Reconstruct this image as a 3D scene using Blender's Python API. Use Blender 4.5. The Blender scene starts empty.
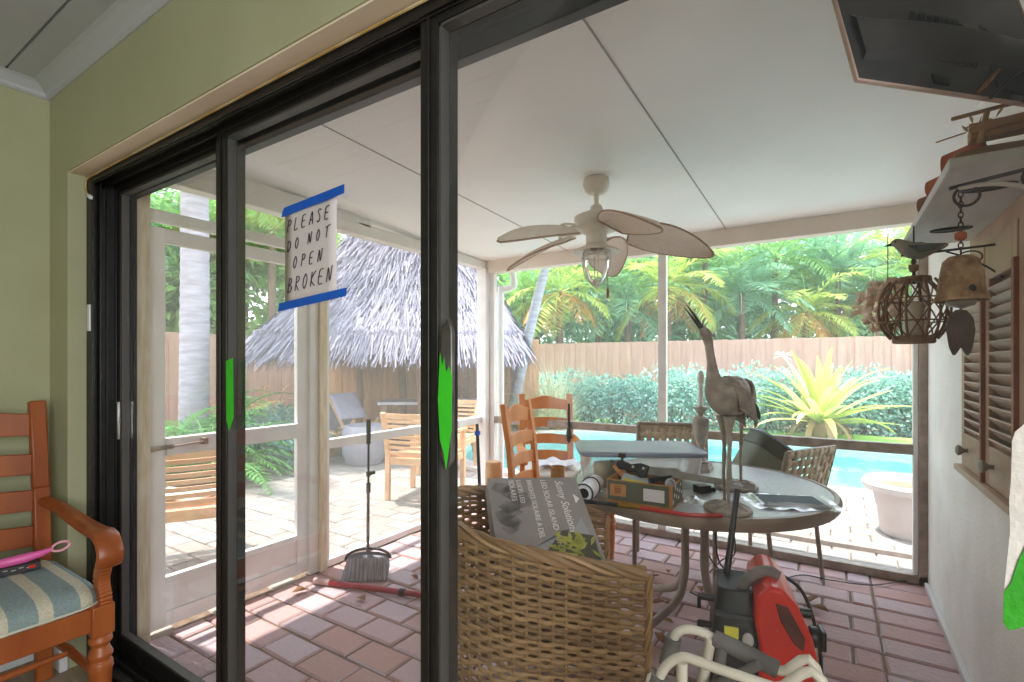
import bpy, math, random
from mathutils import Vector, Matrix, noise
PI = math.pi
TH = math.radians(32.65)
F = 501.0
CZ = 1.30
SN, CS = math.sin(TH), math.cos(TH)
V = Vector
C = bpy.context.scene.collection


def ld(lat, d, z):
    "a point from its distance ahead of the camera and its sideways offset, in metres"
    return V((CS * lat - SN * d, CS * d + SN * lat, z))


def at(u, v, d):
    return ld((u - 512) / F * d, d, CZ - (v - 364) / F * d)


def onz(u, v, z):
    return at(u, v, (CZ - z) * F / (v - 364))


def onY(u, v, Y):
    return at(u, v, Y / (CS + SN * (u - 512) / F))


def onX(u, v, X):
    return at(u, v, X / (CS * (u - 512) / F - SN))


# ---------------------------------------------------------------- materials
def lin(h):
    h = h.lstrip('#')
    o = []
    for i in (0, 2, 4):
        c = int(h[i:i + 2], 16) / 255
        o.append(c / 12.92 if c <= .04045 else ((c + .055) / 1.055) ** 2.4)
    return (*o, 1)


def _new(name):
    m = bpy.data.materials.new(name)
    m.use_nodes = True
    nt = m.node_tree
    b = nt.nodes['Principled BSDF']
    return m, nt, b


def N(nt, t, **kw):
    n = nt.nodes.new(t)
    for k, v in kw.items():
        if hasattr(n, k):
            setattr(n, k, v)
        else:
            n.inputs[k].default_value = v
    return n


def mat(name, col, col2=None, rough=.6, metal=0., scale=12., bump=0., island=False, trans=0., stretch=None,
        spec=.5, bscale=None, detail=4., lo=.35, hi=.65, alpha=None):
    """principled surface whose colour wanders between col and col2 (by noise, or piece by piece)"""
    m, nt, b = _new(name)
    L = nt.links
    b.inputs['Roughness'].default_value = rough
    b.inputs['Metallic'].default_value = metal
    b.inputs['Specular IOR Level'].default_value = spec
    b.inputs['Base Color'].default_value = lin(col)
    tc = N(nt, 'ShaderNodeTexCoord')
    src = tc.outputs['Object']
    if stretch:
        mp = N(nt, 'ShaderNodeMapping')
        mp.inputs['Scale'].default_value = stretch
        L.new(src, mp.inputs[0])
        src = mp.outputs[0]
    colout = None
    if col2:
        rp = N(nt, 'ShaderNodeValToRGB')
        rp.color_ramp.elements[0].color = lin(col)
        rp.color_ramp.elements[1].color = lin(col2)
        if island:
            g = N(nt, 'ShaderNodeNewGeometry')
            L.new(g.outputs['Random Per Island'], rp.inputs[0])
        else:
            rp.color_ramp.elements[0].position = lo
            rp.color_ramp.elements[1].position = hi
            nz = N(nt, 'ShaderNodeTexNoise')
            nz.inputs['Scale'].default_value = scale
            nz.inputs['Detail'].default_value = detail
            L.new(src, nz.inputs['Vector'])
            L.new(nz.outputs['Fac'], rp.inputs[0])
        colout = rp.outputs[0]
        L.new(colout, b.inputs['Base Color'])
    if bump:
        nb = N(nt, 'ShaderNodeTexNoise')
        nb.inputs['Scale'].default_value = bscale or scale * 4
        nb.inputs['Detail'].default_value = 5
        L.new(src, nb.inputs['Vector'])
        bp = N(nt, 'ShaderNodeBump')
        bp.inputs['Strength'].default_value = bump
        bp.inputs['Distance'].default_value = .01
        L.new(nb.outputs['Fac'], bp.inputs['Height'])
        L.new(bp.outputs[0], b.inputs['Normal'])
    if trans:
        out = nt.nodes['Material Output']
        t = N(nt, 'ShaderNodeBsdfTranslucent')
        t.inputs[0].default_value = lin(col)
        if colout:
            L.new(colout, t.inputs[0])
        mx = N(nt, 'ShaderNodeMixShader')
        mx.inputs[0].default_value = trans
        L.new(b.outputs[0], mx.inputs[1])
        L.new(t.outputs[0], mx.inputs[2])
        L.new(mx.outputs[0], out.inputs[0])
    if alpha is not None:
        b.inputs['Alpha'].default_value = alpha
    return m


def glassy(name, veil=.03, gloss=.6, tint=(1, 1, 1, 1), dirt=0., veilcol=(.9, .92, .95, 1), rough=.02):
    m, nt, b = _new(name)
    L = nt.links
    nt.nodes.remove(b)
    out = nt.nodes['Material Output']
    tr = N(nt, 'ShaderNodeBsdfTransparent')
    tr.inputs[0].default_value = tint
    gl = N(nt, 'ShaderNodeBsdfGlossy')
    gl.inputs['Roughness'].default_value = rough
    fr = N(nt, 'ShaderNodeFresnel')
    fr.inputs[0].default_value = 1.45
    mu = N(nt, 'ShaderNodeMath', operation='MULTIPLY')
    mu.inputs[1].default_value = gloss
    L.new(fr.outputs[0], mu.inputs[0])
    m1 = N(nt, 'ShaderNodeMixShader')
    L.new(mu.outputs[0], m1.inputs[0])
    L.new(tr.outputs[0], m1.inputs[1])
    L.new(gl.outputs[0], m1.inputs[2])
    df = N(nt, 'ShaderNodeBsdfDiffuse')
    df.inputs[0].default_value = veilcol
    tl = N(nt, 'ShaderNodeBsdfTranslucent')
    tl.inputs[0].default_value = veilcol
    m2 = N(nt, 'ShaderNodeMixShader')
    m2.inputs[0].default_value = .5
    L.new(df.outputs[0], m2.inputs[1])
    L.new(tl.outputs[0], m2.inputs[2])
    m3 = N(nt, 'ShaderNodeMixShader')
    m3.inputs[0].default_value = veil
    if dirt:
        tc = N(nt, 'ShaderNodeTexCoord')
        nz = N(nt, 'ShaderNodeTexNoise')
        nz.inputs['Scale'].default_value = 5
        nz.inputs['Detail'].default_value = 9
        nz.inputs['Roughness'].default_value = .75
        L.new(tc.outputs['Object'], nz.inputs['Vector'])
        mr = N(nt, 'ShaderNodeMapRange')
        mr.inputs['From Min'].default_value = .45
        mr.inputs['From Max'].default_value = .8
        mr.inputs['To Min'].default_value = veil
        mr.inputs['To Max'].default_value = veil + dirt
        L.new(nz.outputs['Fac'], mr.inputs[0])
        L.new(mr.outputs[0], m3.inputs[0])
    L.new(m1.outputs[0], m3.inputs[1])
    L.new(m2.outputs[0], m3.inputs[2])
    L.new(m3.outputs[0], out.inputs[0])
    return m


# ---------------------------------------------------------------- mesh builder
def frame_of(t, up=None):
    t = t.normalized()
    up = up or (V((0, 0, 1)) if abs(t.z) < .95 else V((1, 0, 0)))
    n = (up - t * up.dot(t)).normalized()
    return n, t.cross(n)


class MB:
    def __init__(s, M=None):
        s.v, s.f, s.k = [], [], []
        s.M = M or Matrix()
        s.i = 0

    def pt(s, p):
        s.v.append(tuple(s.M @ V(p)))
        return len(s.v) - 1

    def face(s, idx):
        s.f.append(tuple(idx))
        s.k.append(s.i)

    def box(s, c, d, R=None):
        c = V(c)
        h = [V((x * d[0] / 2, y * d[1] / 2, z * d[2] / 2)) for z in (-1, 1) for y in (-1, 1) for x in (-1, 1)]
        R = R or Matrix()
        q = [s.pt(c + R.to_3x3() @ p) for p in h]
        for f in ((0, 2, 3, 1), (4, 5, 7, 6), (0, 1, 5, 4), (2, 6, 7, 3), (0, 4, 6, 2), (1, 3, 7, 5)):
            s.face([q[i] for i in f])
        return s

    def b2(s, lo, hi):
        lo, hi = V(lo), V(hi)
        return s.box((lo + hi) / 2, [abs(x) for x in (hi - lo)])

    def bar(s, p0, p1, w, h, up=None):
        "rectangular bar from p0 to p1, w wide, h along up"
        p0, p1 = V(p0), V(p1)
        t = p1 - p0
        n, b = frame_of(t, V(up) if up else None)
        q = []
        for p in (p0, p1):
            for a, c in ((-1, -1), (1, -1), (1, 1), (-1, 1)):
                q.append(s.pt(p + b * (a * w / 2) + n * (c * h / 2)))
        s.face(q[3::-1])
        s.face(q[4:])
        for i in range(4):
            j = (i + 1) % 4
            s.face((q[i], q[j], q[4 + j], q[4 + i]))
        return s

    def tube(s, pts, r, n=8, closed=False, flat=1.):
        pts = [V(p) for p in pts]
        m = len(pts)
        rs = r if isinstance(r, (list, tuple)) else [r] * m
        rings = []
        nn = None
        for i, p in enumerate(pts):
            if closed:
                t = pts[(i + 1) % m] - pts[i - 1]
            else:
                t = pts[min(i + 1, m - 1)] - pts[max(i - 1, 0)]
            if t.length < 1e-9:
                t = V((0, 0, 1))
            t.normalize()
            if nn is None:
                nn, bb = frame_of(t)
            else:
                nn = nn - t * nn.dot(t)
                if nn.length < 1e-6:
                    nn, bb = frame_of(t)
                nn.normalize()
            bb = t.cross(nn)
            rings.append([s.pt(p + nn * (math.cos(a) * rs[i]) + bb * (math.sin(a) * rs[i] * flat))
                          for a in (2 * PI * k / n for k in range(n))])
        for i in range(m if closed else m - 1):
            a, b = rings[i], rings[(i + 1) % m]
            for k in range(n):
                l = (k + 1) % n
                s.face((a[k], a[l], b[l], b[k]))
        if not closed:
            s.face(rings[0][::-1])
            s.face(rings[-1])
        return s

    def lathe(s, prof, n=20, M=None, cap=True):
        M = M or Matrix()
        rings = [[s.pt(M @ V((math.cos(a) * r, math.sin(a) * r, z))) for a in (2 * PI * k / n for k in range(n))]
                 for r, z in prof]
        for a, b in zip(rings, rings[1:]):
            for k in range(n):
                l = (k + 1) % n
                s.face((a[k], a[l], b[l], b[k]))
        if cap:
            s.face(rings[0][::-1])
            s.face(rings[-1])
        return s

    def prism(s, poly, t, M=None):
        "polygon in local xy, extruded t along local z (centred)"
        M = M or Matrix()
        a = [s.pt(M @ V((x, y, -t / 2))) for x, y in poly]
        b = [s.pt(M @ V((x, y, t / 2))) for x, y in poly]
        s.face(a[::-1])
        s.face(b)
        n = len(poly)
        for i in range(n):
            j = (i + 1) % n
            s.face((a[i], a[j], b[j], b[i]))
        return s

    def grid(s, rows, closed=False):
        q = [[s.pt(p) for p in r] for r in rows]
        for a, b in zip(q, q[1:]):
            n = len(a)
            for k in range(n if closed else n - 1):
                l = (k + 1) % n
                s.face((a[k], a[l], b[l], b[k]))
        return s

    def ball(s, c, r, n=10, m=7):
        r = r if isinstance(r, (tuple, list)) else (r, r, r)
        c = V(c)
        rings = []
        for i in range(m + 1):
            ph = -PI / 2 + PI * i / m
            rings.append([c + V((r[0] * math.cos(ph) * math.cos(t), r[1] * math.cos(ph) * math.sin(t), r[2] * math.sin(ph)))
                          for t in (2 * PI * k / n for k in range(n))])
        return s.grid(rings, closed=True)

    def leaf(s, p, t, nrm, l, w):
        "a diamond leaf, slightly folded"
        p, t = V(p), V(t).normalized()
        b = t.cross(V(nrm))
        if b.length < 1e-5:
            b = t.cross(V((1, 0, .3)))
        b.normalize()
        n = b.cross(t)
        q = [s.pt(p), s.pt(p + t * l * .45 + b * w / 2 + n * w * .18), s.pt(p + t * l), s.pt(p + t * l * .45 - b * w / 2 + n * w * .18)]
        s.face((q[0], q[1], q[2]))
        s.face((q[0], q[2], q[3]))

    def build(s, name, m, parent=None, bevel=0, smooth=True, solid=0, sub=0, kind=None, label=None, angle=38):
        me = bpy.data.meshes.new(name)
        me.from_pydata(s.v, [], s.f)
        ms = m if isinstance(m, (list, tuple)) else [m]
        for x in ms:
            me.materials.append(x)
        if len(ms) > 1:
            me.polygons.foreach_set('material_index', s.k)
        if smooth:
            me.polygons.foreach_set('use_smooth', [True] * len(me.polygons))
            me.set_sharp_from_angle(angle=math.radians(angle))
        me.update()
        o = bpy.data.objects.new(name, me)
        C.objects.link(o)
        if parent:
            o.parent = parent
        if solid:
            k = o.modifiers.new('thickness', 'SOLIDIFY')
            k.thickness = solid
            k.offset = 0
        if sub:
            k = o.modifiers.new('subdivision', 'SUBSURF')
            k.levels = k.render_levels = sub
        if bevel:
            k = o.modifiers.new('edges', 'BEVEL')
            k.width = bevel
            k.segments = 2
            k.limit_method = 'ANGLE'
            k.angle_limit = math.radians(40)
        if kind:
            o['kind'] = kind
        if label:
            o['label'] = label
        return o


def tag(o, label, cat, group=None, kind=None):
    o['label'] = label
    o['category'] = cat
    if group:
        o['group'] = group
    if kind:
        o['kind'] = kind
    return o


def thing(name, label, cat, loc=(0, 0, 0), rz=0, group=None, rot=None):
    o = bpy.data.objects.new(name, None)
    o.empty_display_size = .1
    C.objects.link(o)
    o.location = loc
    o.rotation_euler = rot or (0, 0, rz)
    return tag(o, label, cat, group)


def struct(name, loc=(0, 0, 0)):
    o = bpy.data.objects.new(name, None)
    C.objects.link(o)
    o.location = loc
    o['kind'] = 'structure'
    return o


def dup(o, loc=None, rz=None, label=None, scale=None, parent=None):
    c = o.copy()
    C.objects.link(c)
    if parent:
        c.parent = parent
    for ch in list(o.children):
        dup(ch, parent=c)
    if loc is not None:
        c.location = loc
    if rz is not None:
        c.rotation_euler = (0, 0, rz)
    if scale:
        c.scale = (scale,) * 3 if isinstance(scale, (int, float)) else scale
    if label:
        c['label'] = label
    return c


def T(x=0, y=0, z=0):
    return Matrix.Translation((x, y, z))


def R(a, ax):
    return Matrix.Rotation(a, 4, ax)


def curve(pts, n=8):
    "smooth path through the points"
    pts = [V(p) for p in pts]
    out = []
    for i in range(len(pts) - 1):
        p0, p1, p2, p3 = pts[max(i - 1, 0)], pts[i], pts[i + 1], pts[min(i + 2, len(pts) - 1)]
        for k in range(n):
            t = k / n
            out.append(.5 * ((2 * p1) + (p2 - p0) * t + (2 * p0 - 5 * p1 + 4 * p2 - p3) * t * t + (3 * p1 - p0 - 3 * p2 + p3) * t ** 3))
    out.append(pts[-1])
    return out


def text_mesh(name, s, size, m, parent, M, shear=0, align='LEFT'):
    cu = bpy.data.curves.new(name, 'FONT')
    cu.body = s
    cu.size = size
    cu.shear = shear
    cu.extrude = .0004
    cu.align_x = align
    o = bpy.data.objects.new(name, cu)
    C.objects.link(o)
    dg = bpy.context.evaluated_depsgraph_get()
    me = bpy.data.meshes.new_from_object(o.evaluated_get(dg))
    bpy.data.objects.remove(o)
    me.materials.clear()
    me.materials.append(m)
    r = bpy.data.objects.new(name, me)
    C.objects.link(r)
    r.parent = parent
    r.matrix_local = M
    return r


rnd = random.Random(7)

# ---------------------------------------------------------------- palette
green_wall = mat('sage plaster', '#b0b190', '#a9aa88', .85, scale=3, bump=.08, bscale=60)
white_ceil = mat('painted boards', '#bfc3cb', '#b8bcc5', .6, scale=4)
crown_m = mat('grey white moulding', '#b9bcc2', rough=.5)
trim_white = mat('white trim', '#d9dadd', rough=.45)
soffit_mat = mat('cream plaster', '#efe0cd', '#e6d5bf', .8, scale=5)
black_alu = mat('black aluminium', '#161515', '#211f1e', .42, scale=30, bump=.05)
rub = mat('dark rubber', '#111111', rough=.6)
alu = mat('bare aluminium', '#b5b3b0', rough=.3, metal=.9)
bead = mat('grey glazing bead', '#4d4b49', rough=.5)
floor_in = mat('old floor boards', '#8d7b66', '#a39079', .5, scale=6, stretch=(1, 8, 1), bump=.1)
pane = glassy('door glass', veil=.006, gloss=.22, dirt=.016)
screen_m = glassy('insect screen', veil=.07, gloss=0, veilcol=(.8, .82, .84, 1))
white_alu = mat('white enamel frame', '#e9e7e4', '#dedbd6', .4, scale=6)
cream_post = mat('cream painted wood', '#e4d6bd', '#cdbb9c', .6, scale=14, stretch=(4, 4, .6), bump=.15)
brown_rail = mat('weathered taupe rail', '#a8978a', '#8d7d70', .6, scale=20)
patio_roof = mat('white roof panel', '#f7f7f7', '#f3f3f3', .5, scale=3, bump=.05, bscale=160)
stucco = mat('white stucco', '#f3f0ed', '#eae6e1', .8, scale=5, bump=.25, bscale=70)
beam_m = mat('beige beam', '#ece2d8', '#e3d7cb', .6, scale=4)
paver_red = mat('patio pavers', '#b68b83', '#bfa9af', .75, island=True, bump=.5, bscale=45)
paver_tan = mat('deck pavers', '#91867d', '#a59b93', .8, island=True, bump=.4, bscale=40)
grout = mat('sandy joints', '#6a5648', '#806b5b', .95, scale=30)
soil = mat('garden soil', '#8d7c63', '#75674f', .95, scale=6, bump=.3)
coping_m = mat('pool coping', '#e6dfd6', '#d8cfc4', .7, scale=8, bump=.2)
pool_m = mat('pool plaster', '#b4efee', '#c2f3f1', .6, scale=3)
fence_m = mat('fence boards', '#cfa898', '#c09a8a', .8, scale=3, stretch=(6, 6, .6), bump=.2)
thatch_m = mat('dry palm thatch', '#746f7d', '#a19ba9', .9, island=True)
thatch_base = mat('thatch underlayer', '#857a74', '#6e655f', .95, scale=12)
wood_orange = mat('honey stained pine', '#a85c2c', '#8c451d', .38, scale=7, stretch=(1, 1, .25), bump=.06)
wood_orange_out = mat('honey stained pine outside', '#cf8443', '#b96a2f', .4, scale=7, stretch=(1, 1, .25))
teak = mat('pale teak', '#ddb184', '#cb9a6b', .6, scale=9, stretch=(.6, 2, 2))
log_m = mat('grey log', '#a08066', '#86684f', .9, scale=6, stretch=(3, 3, .4), bump=.4)
fan_white = mat('antique white enamel', '#e2dacd', '#d3c8b9', .45, scale=9)
fan_leaf = mat('woven fan blade', '#f3e9de', '#ebdfd2', .7, scale=40)
fan_rim = mat('fan blade rim', '#a98c76', rough=.6)
black_pl = mat('black plastic', '#121314', '#1c1d1e', .4, scale=12)
dark_pl = mat('charcoal plastic', '#3c4044', '#34373b', .5, scale=12)
tv_back = mat('dusty black screen', '#34363a', '#48494b', .25, scale=5)
tv_edge = mat('pale pink bezel', '#cfb5a8', '#b99c8f', .45, scale=8)
iron = mat('dark wrought iron', '#2a2420', '#3a302a', .55, scale=20, metal=.3)
rust = mat('rusty chain', '#54352a', '#3f2a22', .7, scale=30)
clay = mat('mottled clay', '#b9966d', '#7d5b3c', .85, scale=26, bump=.5)
dark_clay = mat('dark stoneware', '#5a4640', '#4a3a35', .8, scale=30, bump=.3)
terra = mat('terracotta', '#b8643f', '#a2532f', .8, scale=10)
rattan = mat('dark rattan', '#8c6242', '#6d4930', .6, island=True)
wicker = mat('wicker strands', '#aa875c', '#745837', .55, island=True, bump=.2, bscale=60)
wicker_l = mat('wicker rim strands', '#b48f63', '#7d5f3b', .55, island=True, bump=.2, bscale=60)
shell_m = mat('sea shells', '#f8ecdc', '#e6c8b0', .6, island=True, bump=.2)
bird_m = mat('painted bird', '#b7aea4', '#6f7a80', .6, scale=18)
stickm = mat('driftwood sticks', '#a9835e', '#8a6746', .85, scale=9, bump=.4)
shutter_m = mat('taupe shutter paint', '#bb9a83', '#a98871', .55, scale=5)
shutter_red = mat('red brown shutter stile', '#9c5a44', '#87493a', .55, scale=5)
metal_grey = mat('aged pewter', '#9a938a', '#7d766d', .45, scale=18, metal=.35, bump=.2)
crane_m = mat('weathered crane metal', '#b9aea2', '#978c81', .6, scale=22, metal=.15, bump=.5, bscale=60)
crane_dark = mat('crane tail', '#35322f', '#4a4540', .6, scale=22)
taupe_metal = mat('taupe powder coat', '#9b8a7a', '#8b7a6b', .45, scale=9)
table_glass = mat('hammered table glass', '#cfd2d6', '#bfc4ca', .12, scale=60, bump=.25, bscale=120)
strap_m = mat('tan webbing', '#d2c0a6', '#c0ae94', .7, scale=20)
lid_grey = mat('grey lid plastic', '#8c93a3', '#7e8596', .4, scale=6)
clear_pl = glassy('clear tub plastic', veil=.35, gloss=.6, rough=.15, veilcol=(.88, .88, .84, 1))
bag_pl = glassy('thin plastic wrap', veil=.12, gloss=.5, rough=.25)
card = mat('brown cardboard', '#b9864f', '#a97640', .8, scale=12)
card_green = mat('green printed card', '#5f6250', '#565946', .7, scale=12)
card_orange = mat('orange printed card', '#b47c4c', '#c48c5a', .7, scale=40)
paper = mat('white paper', '#dcd5d6', '#d4cccd', .8, scale=3)
white_pl = mat('white plastic', '#e6e6e8', rough=.45)
ink = mat('black marker', '#25222a', rough=.6)
blue_tape = mat('blue painter tape', '#0f62d2', '#0d58c4', .6, scale=30)
green_tape = mat('green painter tape', '#3fd22a', '#34c022', .6, scale=12)
red_pl = mat('red plastic', '#d8301f', '#c62a1b', .32, scale=6)
red_pole = mat('red painted pole', '#a63440', '#8c2a35', .5, scale=20)
yellow = mat('yellow label', '#d9d24a', rough=.5)
walker_m = mat('ivory enamelled tube', '#ddd6c6', '#cfc6b4', .35, scale=14)
foam = mat('grey foam grip', '#6f6c68', '#5d5a57', .8, scale=20)
box_grey = mat('grey printed carton', '#9d9693', '#8f8885', .5, scale=5)
box_pale = mat('pale carton print', '#a9abae', '#8f9295', .5, scale=5)
white_ink = mat('white print', '#ece7e2', rough=.6)
leaf_print = mat('printed yellow leaves', '#b9b35a', '#8d9440', .6, scale=30)
dark_print = mat('dark garden print', '#4d4f42', '#5d5a48', .6, scale=14)
brass = mat('brass fitting', '#b08a3c', rough=.3, metal=.9)
olive = mat('olive plastic tub', '#7b7f71', '#6a6e60', .5, scale=6)
olive_dark = mat('dark olive rim', '#3f4138', '#4b4d43', .55, scale=6)
solar = mat('dark blue cells', '#272c3d', '#303648', .55, spec=.15, scale=8)
pink = mat('pink handle', '#e05fa8', rough=.35)
candle = mat('wax', '#efe9dd', rough=.5)
bronze = mat('blue grey dust pan', '#8e8f9a', '#757680', .5, scale=12)
bristle = mat('bristles', '#c9c0c4', '#8f868a', .8, island=True)
towel = mat('lavender towel', '#c8c6dc', '#b9b6cf', .9, scale=12)
pot_m = mat('pale resin planter', '#d2c6c4', '#c7bab8', .6, scale=6)
trunk_m = mat('pale palm trunk', '#c6c0cc', '#aaa3ae', .85, scale=4, stretch=(1, 1, 6), bump=.35, bscale=10)
bark = mat('brown bark', '#84725f', '#6a5a49', .9, scale=6, stretch=(2, 2, .6), bump=.4)


def leafmat(n, a, b, tr=.35):
    return mat(n, a, b, .45, island=True, trans=tr)


lf_yel = leafmat('yellow green fronds', '#a9c457', '#dfe88a')
lf_mid = leafmat('fresh green fronds', '#80b860', '#b9dd8a')
lf_deep = leafmat('blue green leaves', '#74ac86', '#abd4b4')
lf_org = leafmat('orange dying fronds', '#e3a05a', '#f0d48a')
lf_hedge = leafmat('hedge leaves', '#6fa89a', '#bfe2d2')
lf_fern = leafmat('bright fern', '#57a046', '#93d06c')
lf_lily = leafmat('lily straps', '#b4c95a', '#eeee9c')
lf_grass = leafmat('straw grass', '#cfc795', '#e6e2c0')
lf_dry = leafmat('dry brown fronds', '#b08a5e', '#c9a877')
lawn_m = mat('lawn', '#7fae45', '#93bd55', .9, scale=30)
dead_leaf = mat('dead leaves', '#7a4f33', '#94683f', .8, scale=20)

# ---------------------------------------------------------------- camera, world, lights
cam = bpy.data.cameras.new('camera')
cam.sensor_width = 36
cam.lens = F / 1024 * 36
cam.shift_y = 23 / 1024
cam.clip_start = .02
co = bpy.data.objects.new('camera', cam)
C.objects.link(co)
co.location = (0, 0, CZ)
co.rotation_euler = (PI / 2, 0, TH)
sc = bpy.context.scene
sc.camera = co
sc.view_settings.view_transform = 'Standard'
sc.view_settings.look = 'None'
sc.view_settings.exposure = 1.82
sc.view_settings.gamma = 1
sc.view_settings.use_curve_mapping = False
sc.cycles.use_denoising = True
sc.cycles.max_bounces = 10
sc.cycles.diffuse_bounces = 5
sc.cycles.transparent_max_bounces = 24
sc.cycles.caustics_reflective = False
sc.cycles.caustics_refractive = False
sc.cycles.sample_clamp_indirect = 6

w = bpy.data.worlds.new('sky')
sc.world = w
w.use_nodes = True
nt = w.node_tree
bg = nt.nodes['Background']
tc = N(nt, 'ShaderNodeTexCoord')
sp = N(nt, 'ShaderNodeSeparateXYZ')
rp = N(nt, 'ShaderNodeValToRGB')
rp.color_ramp.elements[0].position = .0
rp.color_ramp.elements[0].color = (.95, .97, 1, 1)
rp.color_ramp.elements[1].position = .9
rp.color_ramp.elements[1].color = (.62, .80, 1, 1)
nt.links.new(tc.outputs['Generated'], sp.inputs[0])
nt.links.new(sp.outputs['Z'], rp.inputs[0])
nt.links.new(rp.outputs[0], bg.inputs[0])
bg.inputs[1].default_value = SKY = 1.12

sun = bpy.data.lights.new('sun', 'SUN')
sun.energy = 2.7
sun.angle = .02
sun.color = (1, .95, .87)
so = bpy.data.objects.new('sun', sun)
C.objects.link(so)
so.rotation_euler = V((-.235, -.03, .97)).to_track_quat('Z', 'Y').to_euler()


def area(name, loc, size, power, rot, col=(1, 1, 1)):
    l = bpy.data.lights.new(name, 'AREA')
    l.shape = 'RECTANGLE'
    l.size, l.size_y = size
    l.energy = power
    l.color = col
    o = bpy.data.objects.new(name, l)
    C.objects.link(o)
    o.location = loc
    o.rotation_euler = rot
    return o


# two unseen fill lights added to brighten the room, overhead and from the side
area('room_fill_top', (1.3, -.9, 2.4), (.8, .8), 10, (0, 0, 0), (1, .98, .97))
area('room_fill_side', (2.1, -1.2, 1.5), (2.0, 1.6), 29, (PI / 2, 0, PI / 2), (.95, .98, 1))

# ---------------------------------------------------------------- room
XL, YW, YO = -2.83, .74, .98          # left wall, door wall inner and outer face
OX0, OX1, HEAD = -2.62, 1.30, 2.085   # door opening
ZF, ZC = .06, 2.475                   # indoor floor and ceiling
m = MB().b2((XL - .2, -3.7, ZF - .15), (2.2, .80, ZF))
m.build('floor', floor_in, kind='structure')
m = MB().b2((XL - .2, -3.7, -.1), (XL, YO + .04, 2.75))
m.build('wall_left', green_wall, kind='structure')
m = MB()
m.b2((XL, YW, 0), (OX0, YO, HEAD))
m.b2((XL, YW, HEAD), (2.2, YO, 2.75))
m.b2((OX1, YW, 0), (2.2, YO, HEAD))
wf = m.build('wall_front', green_wall, kind='structure')
m = MB()
m.b2((OX0, YW + .004, HEAD - .006), (OX1, YO, HEAD - .0005))
m.build('door_soffit', soffit_mat, wf)
MB().b2((XL - .2, -3.9, -.1), (2.4, -3.7, 2.75)).build('wall_rear', green_wall, kind='structure')
MB().b2((2.2, -3.7, -.1), (2.4, YO, 2.75)).build('wall_east', green_wall, kind='structure')
m = MB()
for y in [.742 - .15 * k for k in range(1, 31)]:
    m.b2((XL, y + .004, ZC), (2.2, y + .146, ZC + .03))
m.b2((XL, -3.7, ZC + .012), (2.2, YW, ZC + .06))
m.build('ceiling', white_ceil, kind='structure', bevel=.002)
# crown mouldings
prof = [(0, -.048), (.006, -.048), (.016, -.040), (.020, -.030), (.045, -.008), (.058, -.004), (.066, 0), (0, 0)]
m = MB()
q0 = [m.pt((XL + x, YW - x, ZC + z)) for x, z in prof]
q1 = [m.pt((2.2, YW - x, ZC + z)) for x, z in prof]
n = len(prof)
for i in range(n):
    m.face((q0[i], q0[(i + 1) % n], q1[(i + 1) % n], q1[i]))
m.build('trim_1', crown_m, kind='structure', angle=25)
m = MB()
q0 = [m.pt((XL + x, YW - x, ZC + z)) for x, z in prof]
q1 = [m.pt((XL + x, -3.7, ZC + z)) for x, z in prof]
for i in range(n):
    m.face((q0[i], q0[(i + 1) % n], q1[(i + 1) % n], q1[i]))
m.build('trim_2', crown_m, kind='structure', angle=25)
m = MB().b2((XL, -3.7, ZF), (XL + .016, YW - .016, ZF + .1))
m.build('baseboard_left', trim_white, kind='structure', bevel=.004)
m = MB()
m.b2((XL, YW - .03, ZF), (OX0 + .015, YW, ZF + .12))
m.box((OX0 - .035, YW - .015, ZF + .128), (.10, .03, .018))
m.build('baseboard_front', trim_white, kind='structure', bevel=.006)

# ---------------------------------------------------------------- sliding door
fr = struct('door_1')
m = MB()
JX = OX0 + .002
m.b2((JX, .80, ZF), (JX + .018, .975, HEAD - .008))
for y0, y1 in ((.80, .812), (.828, .834), (.858, .864), (.890, .896), (.945, .960)):
    m.b2((JX + .018, y0, ZF), (JX + (.055 if y1 < .85 else .034), y1, HEAD - .008))
m.build('side_jamb', black_alu, fr, bevel=.002)
m = MB()
zt = HEAD - .008
m.b2((JX, .80, zt - .014), (OX1, .975, zt))
for y0, y1, h in ((.80, .806, .030), (.807, .8105, .034), (.8475, .8505, .036), (.8875, .8905, .038), (.93, .960, .058)):
    m.b2((JX, y0, zt - h), (OX1, y1, zt))
m.build('head_track', black_alu, fr, bevel=.0015)
m = MB()
m.b2((JX, .79, ZF - .03), (OX1, .985, ZF + .022))
for y in (.80, .846, .887, .93, .955):
    m.b2((JX, y, ZF), (OX1, y + .006, ZF + .04))
m.build('sill_track', black_alu, fr, bevel=.0015)
m = MB()
m.tube(curve([(JX + .05, .797, 1.985), (JX + .03, .794, 2.0), (JX + .012, .794, 2.03), (JX + .03, .793, 2.062), (JX + .12, .794, 2.066),
              (-2.0, .794, 2.069), (-1.0, .794, 2.071), (0, .794, 2.07), (1.0, .794, 2.07)], 8), .0035, 6)
wire = m.build('door_head_wire', mat('tan wire', '#b58b3e', '#d8c59a', .5, scale=9))
tag(wire, 'thin tan wire run along the black door head', 'wire')
m = MB().box((JX + .058, .794, 1.985), (.03, .012, .014), R(.5, 'Y'))
m.build('connector', white_pl, wire, bevel=.002, label='small white plug')
m = MB().b2((JX + .026, .793, 1.435), (JX + .052, .80, 1.545))
tag(m.build('door_sensor', white_pl, bevel=.002), 'slim white contact sensor stuck on the black door jamb', 'sensor')


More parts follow.
